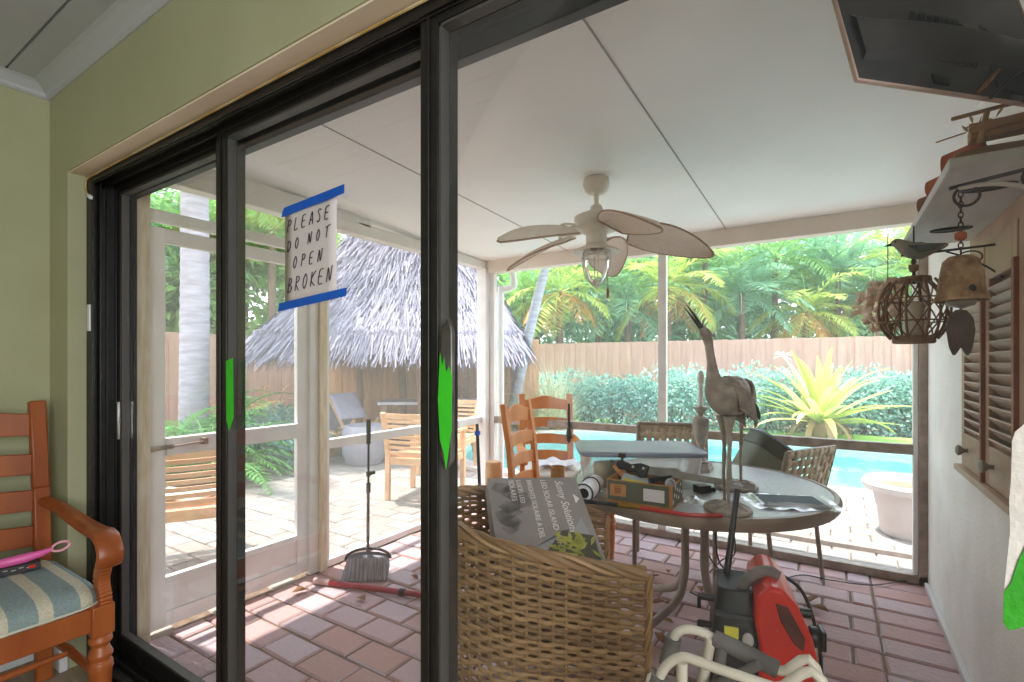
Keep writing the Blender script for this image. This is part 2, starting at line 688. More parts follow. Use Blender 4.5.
def panel(name, x0, x1, y, th=.034, stile=.062, top=2.058, bot=.085, rail=.032, brail=.062):
    r = struct(name)
    m = MB()
    a, b = y, y + th
    m.b2((x0, a, bot), (x0 + stile, b, top))
    m.b2((x1 - stile, a, bot), (x1, b, top))
    m.b2((x0 + stile, a, top - rail), (x1 - stile, b, top))
    m.b2((x0 + stile, a, bot), (x1 - stile, b, bot + brail))
    # raised beads on the stiles
    for x in (x0 + stile * .45, x1 - stile * .6):
        m.b2((x, a - .005, bot), (x + .006, a, top))
    m.build('panel_frame', black_alu, r, bevel=.002)
    m = MB()
    g = .006
    for q in ((x0 + stile, x0 + stile + g, bot + brail, top - rail), (x1 - stile - g, x1 - stile, bot + brail, top - rail)):
        m.b2((q[0], a + .004, q[2]), (q[1], b - .004, q[3]))
    m.b2((x0 + stile, a + .004, top - rail - g), (x1 - stile, b - .004, top - rail))
    m.b2((x0 + stile, a + .004, bot + brail), (x1 - stile, b - .004, bot + brail + g))
    m.build('glazing_bead', bead, r)
    m = MB().b2((x0 + stile, y + th / 2 - .002, bot + brail), (x1 - stile, y + th / 2 + .002, top - rail))
    m.build('glass_pane', pane, r, smooth=False)
    return r


d2 = panel('door_2', JX + .006, -1.648, .893, stile=.064)
d3 = panel('door_3', -1.690, -.712, .852, stile=.062)
d4 = panel('door_4', -.758, .395, .812, stile=.050)
# latch hardware of the open stiles
m = MB()
m.prism([(-.014, -.16), (.0, -.19), (.016, -.17), (.016, .10), (.004, .125), (-.014, .10)], .012, T(-.676, .8055, 1.27) @ R(PI / 2, 'X'))
m.build('pull_plate', mat('worn grey pull', '#6d6a66', '#4e4b48', .4, metal=.5), d4, bevel=.003)
m = MB()
m.b2((-2.56, .883, .98), (-2.545, .893, 1.14))
m.build('latch_plate', alu, d2, bevel=.002)

# ---------------------------------------------------------------- patio shell
PX0, PX1, PY1 = -2.72, .468, 3.785


def zroof(y):
    return 2.245 + (PY1 - y) * .0375


def pavers(m, x0, x1, y0, y1, bw, bh, gap, inside=None, zj=.006, seed=1, off=.5, z=0):
    r = random.Random(seed)
    row = 0
    y = y0
    while y < y1 - .02:
        x = x0 - (bw * off if row % 2 else 0) - r.uniform(0, .02)
        yy = min(y + bh, y1)
        while x < x1:
            a, b = max(x, x0), min(x + bw, x1)
            if b - a > .03 and (inside is None or inside((a + b) / 2, (y + yy) / 2)):
                dz = z + r.uniform(-zj, 0)
                g = gap / 2
                e = .009
                j = [r.uniform(-.003, .003) for _ in range(8)]
                A = [m.pt((px + jj, py + kk, dz - .03)) for (px, py), jj, kk in zip(((a + g, y + g), (b - g, y + g), (b - g, yy - g), (a + g, yy - g)), j[:4], j[4:])]
                B = [m.pt((px + jj, py + kk, dz - .007)) for (px, py), jj, kk in zip(((a + g, y + g), (b - g, y + g), (b - g, yy - g), (a + g, yy - g)), j[:4], j[4:])]
                D = [m.pt((px + jj, py + kk, dz)) for (px, py), jj, kk in zip(((a + g + e, y + g + e), (b - g - e, y + g + e), (b - g - e, yy - g - e), (a + g + e, yy - g - e)), j[:4], j[4:])]
                for i in range(4):
                    k = (i + 1) % 4
                    m.face((A[i], A[k], B[k], B[i]))
                    m.face((B[i], B[k], D[k], D[i]))
                m.face(D)
            x += bw
        y += bh
        row += 1


m = MB()
m.b2((PX0 - .06, YO - .02, -.06), (PX1 + .06, PY1 + .04, -.012))
m.i = 1
pavers(m, PX0, .19, YO, PY1 + .05, .255, .166, .012, seed=3)
pavers(m, .19, PX1, YO, PY1 + .05, .30, .166, .012, seed=4, off=0)
m.build('patio_floor', [grout, paver_red], kind='structure', angle=25)

m = MB()
A = [(PX0 - .16, YO), (PX1 + .15, YO), (PX1 + .15, PY1 + .2), (PX0 - .16, PY1 + .2)]
lo = [m.pt((x, y, zroof(y))) for x, y in A]
hi = [m.pt((x, y, zroof(y) + .09)) for x, y in A]
m.face(lo[::-1])
m.face(hi)
for i in range(4):
    j = (i + 1) % 4
    m.face((lo[i], lo[j], hi[j], hi[i]))
pc = m.build('patio_ceiling', patio_roof, kind='structure', smooth=False)
m = MB()
for x in (-1.86, -.63):
    m.bar((x, YO, zroof(YO) - .001), (x, PY1, zroof(PY1) - .001), .006, .004)
m.build('seam_strip', mat('ceiling seam', '#a9a6a4', rough=.7), pc)

m = MB().b2((PX1, YO - .02, -.05), (PX1 + .18, PY1 + .03, 2.45))
wr = m.build('wall_right', stucco, kind='structure')
m = MB().b2((PX1 - .022, YO, 0), (PX1, PY1 - .05, .035))
m.build('baseboard_right', mat('pale base strip', '#cfc8c8', rough=.6), kind='structure', bevel=.004)


def screens(name, boxes, mesh_rects, m_frame, extra=()):
    r = struct(name)
    m = MB()
    for lo, hi in boxes:
        m.b2(lo, hi)
    m.build('screen_frame', m_frame, r, bevel=.003)
    for nm, bx, mm in extra:
        m = MB()
        for lo, hi in bx:
            m.b2(lo, hi)
        m.build(nm, mm, r, bevel=.003)
    for a, b in mesh_rects:
        m = MB().b2(a, b)
        m.build('screen_mesh', screen_m, r, smooth=False)
    return r


# far screen wall
zb = 2.134
far = screens('wall_back',
              [((-1.115, PY1, .05), (-1.055, PY1 + .05, zb)),
               ((PX0 + .05, PY1, .05), (PX0 + .10, PY1 + .05, zb)),
               ((.40, PY1, .05), (.425, PY1 + .05, zb))],
              [((PX0 + .1, PY1 + .024, .05), (-1.115, PY1 + .026, zb)), ((-1.055, PY1 + .024, .05), (.40, PY1 + .026, zb))],
              white_alu,
              [('header_beam', [((PX0, PY1 - .03, zb), (PX1, PY1 + .07, zroof(PY1) + .005))], beam_m),
               ('chair_rail', [((PX0 + .1, PY1 - .005, .76), (.40, PY1 + .055, .82))], brown_rail),
               ('bottom_rail', [((PX0, PY1 - .01, 0), (PX1, PY1 + .055, .05))], brown_rail),
               ('end_post', [((.425, PY1 - .01, 0), (PX1, PY1 + .055, zb))], brown_rail)])
# left screen wall with its door
X = PX0
lw = screens('wall_side',
             [((X - .05, 1.0, 1.986), (X, 1.93, 2.04)),
              ((X - .05, 2.035, .05), (X, 2.075, 2.2)),
              ((X - .05, 3.72, 0), (X + .05, PY1, zb + .05)),
              ((X - .05, 2.07, .755), (X, 3.73, .815)),
              ((X - .05, 1.985, 0), (X, 3.75, .045))],
             [((X - .026, 2.07, .045), (X - .024, 3.73, 2.2)), ((X - .026, 1.03, 2.04), (X - .024, 1.93, 2.2))],
             white_alu,
             [('house_post', [((X - .03, YO, 0), (X + .10, 1.035, 2.22))], cream_post),
              ('middle_post', [((X - .05, 1.925, 0), (X + .01, 1.985, 2.2))], white_alu),
              ('inner_stud', [((X - .04, 1.985, 0), (X + .03, 2.035, 2.2))], cream_post),
              ('header_beam', [((X - .06, YO, 2.174), (X + .03, PY1 - .03, 2.246)), ((X - .05, YO, 2.24), (X + .02, 2.4, 2.31)), ((X - .05, 2.3, 2.24), (X + .02, PY1, 2.262))], white_alu)])
dr = struct('door_5')
m = MB()
y0, y1 = 1.055, 1.92
z0, z1 = .025, 1.957
xa, xb = X - .04, X - .005
m.b2((xa, y0, z0), (xb, y0 + .085, z1))
m.b2((xa, y1 - .07, z0), (xb, y1, z1))
m.b2((xa, y0 + .085, z1 - .07), (xb, y1 - .07, z1))
m.b2((xa, y0 + .085, .855), (xb + .01, y1 - .07, .94))
m.b2((xa, y0 + .085, z0), (xb, y1 - .07, z0 + .07))
m.b2((xa, y0 + .085, .235), (xb, y1 - .07, .265))
m.build('door_frame', white_alu, dr, bevel=.003)
MB().b2((xa + .012, y0 + .08, z0 + .06), (xb - .012, y1 - .06, .24)).build('kick_panel', white_alu, dr)
MB().b2((X - .024, y0 + .08, .26), (X - .022, y1 - .06, .86)).build('screen_mesh', screen_m, dr, smooth=False)
MB().b2((X - .024, y0 + .08, .93), (X - .022, y1 - .06, 1.90)).build('screen_mesh', screen_m, dr, smooth=False)
m = MB()
m.tube([(X + .045, 1.02, .90), (X + .05, 1.15, .905)], .011, 10)
m.tube([(X + .05, 1.15, .905), (X + .04, 1.30, .91)], .005, 8)
m.box((X + .03, 1.30, .91), (.04, .02, .03))
m.box((X + .04, 1.015, .90), (.03, .03, .045))
m.build('door_closer', brown_rail, dr)

# downspout beyond the far corner
m = MB()
p = curve([(-2.52, PY1 + .16, 2.15), (-2.52, PY1 + .17, 2.03), (-2.62, PY1 + .15, 1.99), (-2.64, PY1 + .14, 1.85), (-2.64, PY1 + .14, .05)], 8)
m.tube(p, .032, 12)
ds = tag(m.build('downspout', white_alu), 'white gutter downspout with an elbow at the far patio corner', 'downspout')

# strip of hose rail on the ground outside
m = MB()
m.b2((PX0, 4.25, -.005), (1.6, 4.31, .03))
m.build('trim_3', brown_rail, kind='structure', bevel=.004)

# ---------------------------------------------------------------- deck, pool, ground
pool_ctrl = [(3.4, 6.3), (1.5, 6.28), (0, 6.22), (-1.2, 5.85), (-2.4, 5.25), (-3.7, 5.15), (-4.7, 5.9), (-5.0, 7.1), (-4.4, 8.4), (-3.0, 9.1), (-1.0, 9.25), (1.5, 9.25), (3.4, 9.2), (4.2, 7.8)]
po = []
k = len(pool_ctrl)
for i in range(k):
    p0, p1, p2, p3 = (V((*pool_ctrl[(i + j) % k], 0)) for j in (-1, 0, 1, 2))
    for s_ in range(6):
        t = s_ / 6
        po.append(.5 * ((2 * p1) + (p2 - p0) * t + (2 * p0 - 5 * p1 + 4 * p2 - p3) * t * t + (3 * p1 - p0 - 3 * p2 + p3) * t ** 3))
pc0 = V((-.8, 7.3, 0))


def grow(p, d):
    e = p - pc0
    return p + e.normalized() * d


def inpoly(x, y, poly):
    c = False
    j = len(poly) - 1
    for i in range(len(poly)):
        a, b = poly[i], poly[j]
        if (a[1] > y) != (b[1] > y) and x < (b[0] - a[0]) * (y - a[1]) / (b[1] - a[1]) + a[0]:
            c = not c
        j = i
    return c


cop_out = [grow(p, .30) for p in po]
DX0, DX1, DY0, DY1 = -7.4, 5.2, -2.0, 9.75


def torect(p, x0, x1, y0, y1):
    e = p - pc0
    s_ = min(((x1 if e.x > 0 else x0) - pc0.x) / e.x if abs(e.x) > 1e-6 else 1e9, ((y1 if e.y > 0 else y0) - pc0.y) / e.y if abs(e.y) > 1e-6 else 1e9)
    return pc0 + e * s_


m = MB()
n = len(po)
a = [m.pt((p.x, p.y, -.015)) for p in cop_out]
outer = [torect(p, DX0, DX1, DY0, DY1) for p in po]
b = [m.pt((p.x, p.y, -.015)) for p in outer]
for i in range(n):
    j = (i + 1) % n
    m.face((a[i], a[j], b[j], b[i]))
m.i = 1
cp = [(p.x, p.y) for p in cop_out]


def deckin(x, y):
    if y < PY1 + .05 and x > PX0 - .02 and x < PX1 + .1:
        return False
    if y < 1.0 and x > PX0 - .3:
        return False
    return not inpoly(x, y, cp)


pavers(m, DX0, 2.6, .2, DY1, .255, .166, .009, deckin, seed=8)
m.build('deck_floor', [grout, paver_tan], kind='structure', angle=25)
m = MB()
rings = [[(*po[i].xy, -.05), (*po[i].xy, .022), (*(po[i] * .9 + cop_out[i] * .1).xy, .03), (*cop_out[i].xy, .026), (*cop_out[i].xy, -.03)] for i in range(n)]
m.grid(rings + [rings[0]])
m.build('pool_coping', coping_m, kind='structure', angle=30)
m = MB()
steps = [(0, 0), (0, -.28), (-.34, -.3), (-.36, -.6), (-.7, -.62), (-.75, -1.2)]
rings = [[(*grow(p, d).xy, z) for d, z in steps] for p in po]
m.grid(rings + [rings[0]])
b = [m.pt(r_[-1]) for r_ in rings]
m.face(b)
m.build('pool_basin', pool_m, kind='structure')
wm, wnt, wb = _new('pool water')
wl = wnt.links
wtr = N(wnt, 'ShaderNodeBsdfTransparent')
wtr.inputs[0].default_value = (.74, .97, .98, 1)
wgl = N(wnt, 'ShaderNodeBsdfGlossy')
wgl.inputs['Roughness'].default_value = .06
wfr = N(wnt, 'ShaderNodeFresnel')
wfr.inputs[0].default_value = 1.33
wnz = N(wnt, 'ShaderNodeTexNoise')
wnz.inputs['Scale'].default_value = 5
wtc = N(wnt, 'ShaderNodeTexCoord')
wl.new(wtc.outputs['Object'], wnz.inputs['Vector'])
wbp = N(wnt, 'ShaderNodeBump')
wbp.inputs['Strength'].default_value = .3
wbp.inputs['Distance'].default_value = .03
wl.new(wnz.outputs['Fac'], wbp.inputs['Height'])
wl.new(wbp.outputs[0], wgl.inputs['Normal'])
wl.new(wbp.outputs[0], wfr.inputs['Normal'])
wmx = N(wnt, 'ShaderNodeMixShader')
wmu = N(wnt, 'ShaderNodeMath', operation='MULTIPLY')
wmu.inputs[1].default_value = .6
wl.new(wfr.outputs[0], wmu.inputs[0])
wl.new(wmu.outputs[0], wmx.inputs[0])
wl.new(wtr.outputs[0], wmx.inputs[1])
wl.new(wgl.outputs[0], wmx.inputs[2])
wl.new(wmx.outputs[0], wnt.nodes['Material Output'].inputs[0])
wnt.nodes.remove(wb)
m = MB()
m.face([m.pt((p.x, p.y, -.05)) for p in po])
tag(m.build('pool_water', wm, smooth=False), 'turquoise water in the curved garden pool', 'pool water', kind='stuff')
m = MB()
a = [m.pt((p.x, p.y, -.03)) for p in outer]
o2 = [torect(p, -40, 40, -25, 45) for p in po]
b = [m.pt((p.x, p.y, -.03)) for p in o2]
for i in range(n):
    j = (i + 1) % n
    m.face((a[i], a[j], b[j], b[i]))
m.build('garden_ground', soil, kind='structure')
m = MB().b2((-7.2, 9.76, -.03), (5.2, 10.9, .03))
m.build('lawn', lawn_m, kind='structure')


# ---------------------------------------------------------------- fence
def fence(p0, p1, top, label):
    p0, p1 = V(p0), V(p1)
    L_ = (p1 - p0).length
    ang = math.atan2(p1.y - p0.y, p1.x - p0.x)
    r = thing('board_fence', label, 'fence', p0, ang)
    m = MB()
    x = 0
    k = 0
    while x < L_:
        dz = rnd.uniform(-.006, .006)
        yo = -.012 if k % 2 else .012
        m.b2((x, yo - .01, .03), (min(x + .15, L_), yo + .01, top + dz))
        x += .146
        k += 1
    m.build('board_panel', fence_m, r)
    m = MB()
    for z in (.35, top - .3):
        m.b2((0, .03, z), (L_, .07, z + .09))
    m.build('back_rail', fence_m, r)
    for q in range(int(L_ / 2.4) + 1):
        MB().b2((q * 2.4, .03, -.03), (q * 2.4 + .09, .12, top - .03)).build('post', fence_m, r)
    return r


fence((-9.4, 11.6, 0), (5.4, 12.3, 0), 1.84, 'tan board fence across the back of the garden behind the pool')
fence((-9.4, 1.2, 0), (-9.4, 11.55, 0), 1.84, 'tan board fence along the side garden behind the thatched hut')

# ================================================================ things indoors
def smoothprism(m, poly, t, M):
    m.prism(poly, t, M)


def ladder_chair(name, label, loc, rz, wood, seat_mat, group, H=1.09, seat_z=.44, W=.27, arms=True):
    """honey pine ladder-back armchair: faces local +y"""
    r = thing(name, label, 'chair', loc, rz, group)
    yb, yf = -.27, .27
    for sx in (-1, 1):
        m = MB()
        pts = [(sx * (W - .02), yb + .03, 0), (sx * (W - .02), yb + .02, .40), (sx * (W - .02), yb - .01, .75), (sx * (W - .02), yb - .055, H)]
        for a, b in zip(pts, pts[1:]):
            m.bar(a, V(b) + (V(b) - V(a)).normalized() * .002, .052, .036, up=(0, 1, 0))
        m.build('back_post', wood, r, bevel=.006)
    zs = (H - .085, H - .245, H - .385, H - .525)
    for i, z in enumerate(zs):
        yy = yb - .055 * max(0, (z - .75) / (H - .75)) - .005
        m = MB()
        h = .10 if i == 0 else .08
        top, bot = [], []
        nseg = 12
        for q in range(nseg + 1):
            t = q / nseg
            x = -(W - .045) + 2 * (W - .045) * t
            s_ = math.sin(PI * t)
            arch = (.035 * s_ ** 2 if i == 0 else .012 * s_)
            bow = -.02 * s_
            top.append((x, yy + bow, z + h / 2 + arch - (.012 if i == 0 else 0)))
            bot.append((x, yy + bow, z - h / 2 + (.01 * s_ if i == 0 else .008 * s_)))
        rows = []
        for p, q in zip(bot, top):
            rows.append([V(p) + V((0, -.009, 0)), V(q) + V((0, -.009, 0)), V(q) + V((0, .009, 0)), V(p) + V((0, .009, 0))])
        m.grid(rows, closed=True)
        m.face([0, 1, 2, 3])
        k_ = len(m.v)
        m.face([k_ - 4, k_ - 3, k_ - 2, k_ - 1])
        m.build('crest_rail' if i == 0 else 'back_slat', wood, r, bevel=.003)
    # front legs: square block, turned vase, taper
    for sx in (-1, 1):
        m = MB()
        x = sx * (W - .005)
        m.b2((x - .031, yf - .031, seat_z - .115), (x + .031, yf + .031, seat_z - .015))
        m.lathe([(.022, seat_z - .115), (.032, seat_z - .125), (.034, seat_z - .14), (.024, seat_z - .155), (.026, seat_z - .16), (.036, seat_z - .185),
                 (.028, seat_z - .205), (.035, seat_z - .212), (.035, seat_z - .222), (.037, seat_z - .232), (.033, seat_z - .24), (.031, .15), (.024, .02), (.023, 0)], 16, T(x, yf, 0))
        m.build('front_leg', wood, r, bevel=.003)
    m = MB()
    m.b2((-W + .02, yf - .022, seat_z - .10), (W - .02, yf + .012, seat_z - .02))
    for sx in (-1, 1):
        m.b2((sx * (W - .01) - .012, yb, seat_z - .10), (sx * (W - .01) + .012, yf, seat_z - .02))
    m.b2((-W + .02, yb, seat_z - .10), (W - .02, yb + .03, seat_z - .02))
    m.build('seat_apron', wood, r, bevel=.004)
    m = MB()
    for sx in (-1, 1):
        m.tube([(sx * (W - .015), yb + .02, .17), (sx * (W - .01), 0, .185), (sx * (W - .005), yf, .17)], [.010, .016, .010], 10)
    m.tube([(-W + .01, .02, .185), (0, .02, .185), (W - .01, .02, .185)], [.010, .015, .010], 10)
    m.build('stretcher', wood, r)
    # cushion
    m = MB()
    rows = []
    prof_ = [(0, .0), (.985, .0), (1.0, .012), (1.0, .03), (.96, .05), (.85, .066), (.55, .078), (0, .082)]
    nn = 40
    for f_, z in prof_:
        row = []
        for q in range(nn):
            a = 2 * PI * q / nn
            ca, sa = math.cos(a), math.sin(a)
            e = .28
            x = (W + .012) * math.copysign(abs(ca) ** e, ca)
            y = (yf - yb) / 2 * 1.05 * math.copysign(abs(sa) ** e, sa)
            row.append((x * f_, y * f_ + .0, seat_z - .02 + z))
        rows.append(row)
    m.grid(rows, closed=True)
    cu = m.build('seat_cushion', seat_mat, r, angle=70)
    m = MB()
    pts = []
    for q in range(nn):
        a = 2 * PI * q / nn
        ca, sa = math.cos(a), math.sin(a)
        pts.append(((W + .014) * math.copysign(abs(ca) ** .28, ca), (yf - yb) / 2 * 1.055 * math.copysign(abs(sa) ** .28, sa), seat_z - .012))
    m.tube(pts, .004, 6, closed=True)
    m.build('piping', cush_trim, cu)
    # arms
    for sx in (-1, 1) if arms else ():
        m = MB()
        path = curve([(sx * (W - .015), yb - .005, .70), (sx * (W + .005), yb + .10, .685), (sx * (W + .015), .03, .655), (sx * (W + .012), .17, .650),
                      (sx * (W + .008), .255, .655), (sx * (W + .006), .305, .635), (sx * (W + .005), .325, .595), (sx * (W + .005), .31, .565)], 6)
        rows = []
        for q, p in enumerate(path):
            t = (path[min(q + 1, len(path) - 1)] - path[max(q - 1, 0)]).normalized()
            up = V((sx, 0, 0)).cross(t) * sx
            if up.z < 0 and q < len(path) // 2:
                up = -up
            up = V((0, -t.z, t.y)) if True else up
            f_ = q / len(path)
            wd = .022 + .016 * min(1, f_ * 1.6)
            th = .017
            ee = []
            for a in range(12):
                an = 2 * PI * a / 12
                ca, sa = math.cos(an), math.sin(an)
                ee.append(p + V((math.copysign(abs(ca) ** .7, ca) * wd, 0, 0)) + up * (math.copysign(abs(sa) ** .7, sa) * th))
            rows.append(ee)
        m.grid(rows, closed=True)
        m.face(list(range(12)))
        k_ = len(m.v)
        m.face(list(range(k_ - 12, k_)))
        m.build('arm', wood, r)
        m = MB()
        p = curve([(sx * (W + .006), .25, .645), (sx * (W + .006), .275, .58), (sx * (W + .006), .245, .50), (sx * (W + .008), .262, .43), (sx * (W + .004), .262, .36)], 6)
        for a, b in zip(p, p[1:]):
            m.bar(a, b + (b - a) * .15, .036, .048, up=(0, 1, 0))
        m.build('arm_support', wood, r, bevel=.004)
    return r


# striped cushion fabric
cm, cnt, cb = _new('striped cushion fabric')
cl_ = cnt.links
ctc = N(cnt, 'ShaderNodeTexCoord')
csp = N(cnt, 'ShaderNodeSeparateXYZ')
cl_.new(ctc.outputs['Object'], csp.inputs[0])
cmul = N(cnt, 'ShaderNodeMath', operation='MULTIPLY')
cmul.inputs[1].default_value = 1 / .105
cl_.new(csp.outputs['X'], cmul.inputs[0])
cfr = N(cnt, 'ShaderNodeMath', operation='FRACT')
cl_.new(cmul.outputs[0], cfr.inputs[0])
crp = N(cnt, 'ShaderNodeValToRGB')
crp.color_ramp.interpolation = 'CONSTANT'
crp.color_ramp.elements[0].color = lin('#7f9494')
e_ = crp.color_ramp.elements[1]
e_.position = .66
e_.color = lin('#c3bca0')
cl_.new(cfr.outputs[0], crp.inputs[0])
cnz = N(cnt, 'ShaderNodeTexNoise')
cnz.inputs['Scale'].default_value = 160
cl_.new(ctc.outputs['Object'], cnz.inputs['Vector'])
cmx = N(cnt, 'ShaderNodeMix', data_type='RGBA', blend_type='OVERLAY')
cmx.inputs[0].default_value = .55
cl_.new(crp.outputs[0], cmx.inputs[6])
cl_.new(cnz.outputs['Color'], cmx.inputs[7])
chs = N(cnt, 'ShaderNodeHueSaturation')
chs.inputs['Saturation'].default_value = .8
cl_.new(cmx.outputs[2], chs.inputs['Color'])
cl_.new(chs.outputs[0], cb.inputs['Base Color'])
cb.inputs['Roughness'].default_value = .9
cush_trim = mat('cushion piping', '#c9c6b4', rough=.8)
cush_out = mat('cream cushion', '#ddd8cf', '#cfc9bf', .9, scale=20)

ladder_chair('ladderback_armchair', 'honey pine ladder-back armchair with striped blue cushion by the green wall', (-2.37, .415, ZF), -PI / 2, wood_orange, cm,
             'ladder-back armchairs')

# box and pink tool on the indoor seat
bz = ZF + .44 + .062
p0, p1 = onz(-30, 579, bz + .01), onz(40, 564, bz + .01)
dvec = (p1 - p0).normalized()
cen = (p0 + p1) / 2
ang = math.atan2(dvec.y, dvec.x)
r = thing('slim_box', 'slim black box with tiny lettering lying on the striped seat', 'box', (cen.x, cen.y, bz), ang)
L_ = (p1 - p0).length
MB().box((0, 0, .014), (L_, .05, .027)).build('carton', mat('black carton', '#28262a', '#353338', .4, scale=10), r, bevel=.002)
m = MB()
for q in range(9):
    m.box((L_ / 2 - .03 - q * .02, -.0253, .014 + .004 * (q % 2)), (.012, .001, .003))
m.build('print', mat('small print', '#b9b4b4', rough=.6), r)
m = MB().box((L_ / 2 - .022, -.0255, .015), (.018, .001, .010))
m.build('red_mark', red_pl, r)
r = thing('pink_scrub_brush', 'pink handled kitchen tool with a hanging loop resting on the black box', 'utensil', (cen.x + .02, cen.y + .015, bz + .042), ang - .07)
m = MB()
m.tube([(-.05, 0, 0), (-.03, 0, .002), (.03, 0, .006), (.07, 0, .012), (.10, 0, .020)], [.010, .016, .0165, .012, .007], 12, flat=.85)
m.build('handle', pink, r)
m = MB()
m.tube([(.122 + .024 * math.cos(a), .017 * math.sin(a), .025 + .004 * math.cos(a) + .011 * math.sin(a)) for a in (2 * PI * q / 18 for q in range(18))], .0045, 8, closed=True)
m.build('hanging_loop', mat('pale pink loop', '#eda7b8', rough=.4), r)
m = MB()
m.tube([(-.05, 0, 0), (-.09, 0, -.004), (-.17, 0, -.006)], [.008, .011, .012], 10)
m.build('clear_shaft', mat('grey shaft', '#b9b6b2', rough=.3), r)

# ================================================================ things on the glass
# the note: paper, two tapes, hand lettering
gy = .8635
px0, px1, pz0, pz1 = -1.329, -1.103, 1.470, 1.747
r = thing('paper_notice', 'white paper note reading PLEASE DO NOT OPEN BROKEN taped on the glass', 'notice', (px0, gy, pz0))
PW, PH = px1 - px0, pz1 - pz0
m = MB()
m.grid([[(PW * i / 6, -.0006 - .0012 * math.sin(i * .9), PH * k / 8) for i in range(7)] for k in range(9)])
m.build('sheet', paper, r, solid=.0006)
strokes = {
    'P': [[(0, 0), (.12, 1)], [(.0, .95), (.35, 1.0), (.55, .82), (.4, .58), (.1, .5)]],
    'L': [[(.1, 1), (0, .02), (.5, .08)]],
    'E': [[(.5, 1), (.05, .9), (0, .05), (.5, .02)], [(.03, .5), (.42, .52)]],
    'A': [[(0, 0), (.35, 1), (.55, 0)], [(.12, .35), (.5, .38)]],
    'S': [[(.5, .9), (.3, 1), (.08, .8), (.4, .45), (.42, .15), (.2, 0), (0, .12)]],
    'D': [[(.08, 1), (0, 0)], [(0, .95), (.45, .85), (.55, .4), (.3, .05), (0, 0)]],
    'O': [[(.28, 1), (.05, .7), (.02, .25), (.22, 0), (.45, .25), (.5, .7), (.28, 1)]],
    'N': [[(0, 0), (.1, .95), (.42, .05), (.58, 1.05)]],
    'T': [[(-.05, .92), (.75, 1.06)], [(.3, .98), (.22, 0)]],
    'B': [[(.08, 1), (0, 0)], [(.05, 1), (.42, .9), (.35, .6), (.05, .52), (.48, .4), (.45, .1), (0, 0)]],
    'R': [[(.08, 1), (0, 0)], [(.03, .98), (.42, .92), (.42, .65), (.06, .48), (.5, 0)]],
    'K': [[(.08, 1), (0, 0)], [(.55, 1), (.05, .45), (.55, .02)]],
}
m = MB()


def hand(word, x, z, h, adv, slope):
    for ch in word:
        if ch == ' ':
            x += adv * .55
            continue
        for st in strokes[ch]:
            pts = [(x + px * h * .78 + pz * h * .16, -.0035, z + pz * h + (x + px * h * .7) * slope) for px, pz in st]
            if len(pts) > 2:
                pts = curve(pts, 4)
            m.tube(pts, .0013, 5)
        x += adv


hand('PLEASE', .014, .205, .034, .0335, .07)
hand('DO NOT', .014, .150, .030, .0370, .10)
hand('OPEN', .042, .098, .033, .0365, .06)
hand('BROKEN', .016, .032, .040, .0345, .09)
m.build('hand_lettering', ink, r, label='black marker capitals')


def tape(parent, pts, name='tape', mt=blue_tape, y=-.004, t=.0006):
    m = MB()
    m.prism([(a, b) for a, b in pts], t, T(0, y, 0) @ R(PI / 2, 'X'))
    return m.build(name, mt, parent)


tape(r, [(-.012, PH - .024), (PW + .035, PH - .004), (PW + .036, PH + .020), (.0, PH + .002), (-.008, PH - .008)])
tape(r, [(-.030, -.018), (PW + .042, .006), (PW + .046, .028), (-.024, .006)])


def at_glass(Y, pts):
    return [(onY(u, v, Y).x, onY(u, v, Y).z) for u, v in pts]


def taped(name, label, Y, pts, mt, cat='tape', t=.0007):
    q = at_glass(Y, pts)
    cx_, cz_ = q[0]
    m = MB()
    m.prism([(a - cx_, b - cz_) for a, b in q], t, R(PI / 2, 'X'))
    o = m.build(name, mt)
    o.location = (cx_, Y, cz_)
    return tag(o, label, cat)


taped('painter_tape', 'long narrow strip of green tape on the stile between the first two door panels', .846, [(226, 361), (233, 358), (233.5, 418), (229, 431), (226.5, 420)], green_tape)
taped('painter_tape', 'wide torn strip of green tape hanging on the stile of the sliding door', .7965,
      [(440, 352), (442, 366), (444, 358), (446, 372), (449, 366), (452, 376), (451.5, 430), (446, 470), (443.5, 452), (440, 440), (438, 400)], green_tape)
taped('torn_sheet', 'white torn paper sheet stuck to the glass above green tape', .825,
      [(1060, 405), (1024, 424), (1015, 432), (1012, 441), (1011, 480), (1009, 500), (1010, 530), (1007, 560), (1004, 588), (1012, 600), (1060, 560)], mat('torn stucco paper', '#ded9d4', '#d2ccc6', .85, scale=14, bump=.3, bscale=90), 'paper')
taped('painter_tape', 'broad green tape patch under the torn white sheet', .8235,
      [(1060, 520), (1026, 545), (1018, 562), (1011, 583), (1004, 592), (1003, 622), (1008, 630), (1016, 629), (1060, 614)], mat('green tape patch', '#35a81d', '#2b9717', .7, scale=20, bump=.3), 'tape')

# ================================================================ ceiling fan
fx, fy = -1.07, 2.51
zc = zroof(fy)
r = thing('ceiling_fan', 'antique white ceiling fan with five leaf blades and a lantern light', 'ceiling fan', (fx, fy, zc), 0)
m = MB().lathe([(.03, 0), (.068, -.002), (.072, -.03), (.066, -.045), (.060, -.062), (.045, -.075), (.02, -.08)], 24)
m.build('canopy', fan_white, r)
m = MB().lathe([(.0125, -.07), (.0125, -.135), (.03, -.145), (.034, -.165), (.05, -.18)], 16)
m.build('downrod', fan_white, r)
m = MB().lathe([(.03, -.165), (.05, -.175), (.10, -.195), (.118, -.205), (.12, -.262), (.11, -.275), (.07, -.285), (.055, -.30), (.055, -.34), (.05, -.35)], 28)
m.build('motor_housing', fan_white, r)
m = MB().lathe([(.05, -.345), (.062, -.36), (.12, -.385), (.124, -.395), (.116, -.394), (.05, -.375)], 28, cap=False)
m.build('lamp_cap', fan_white, r)
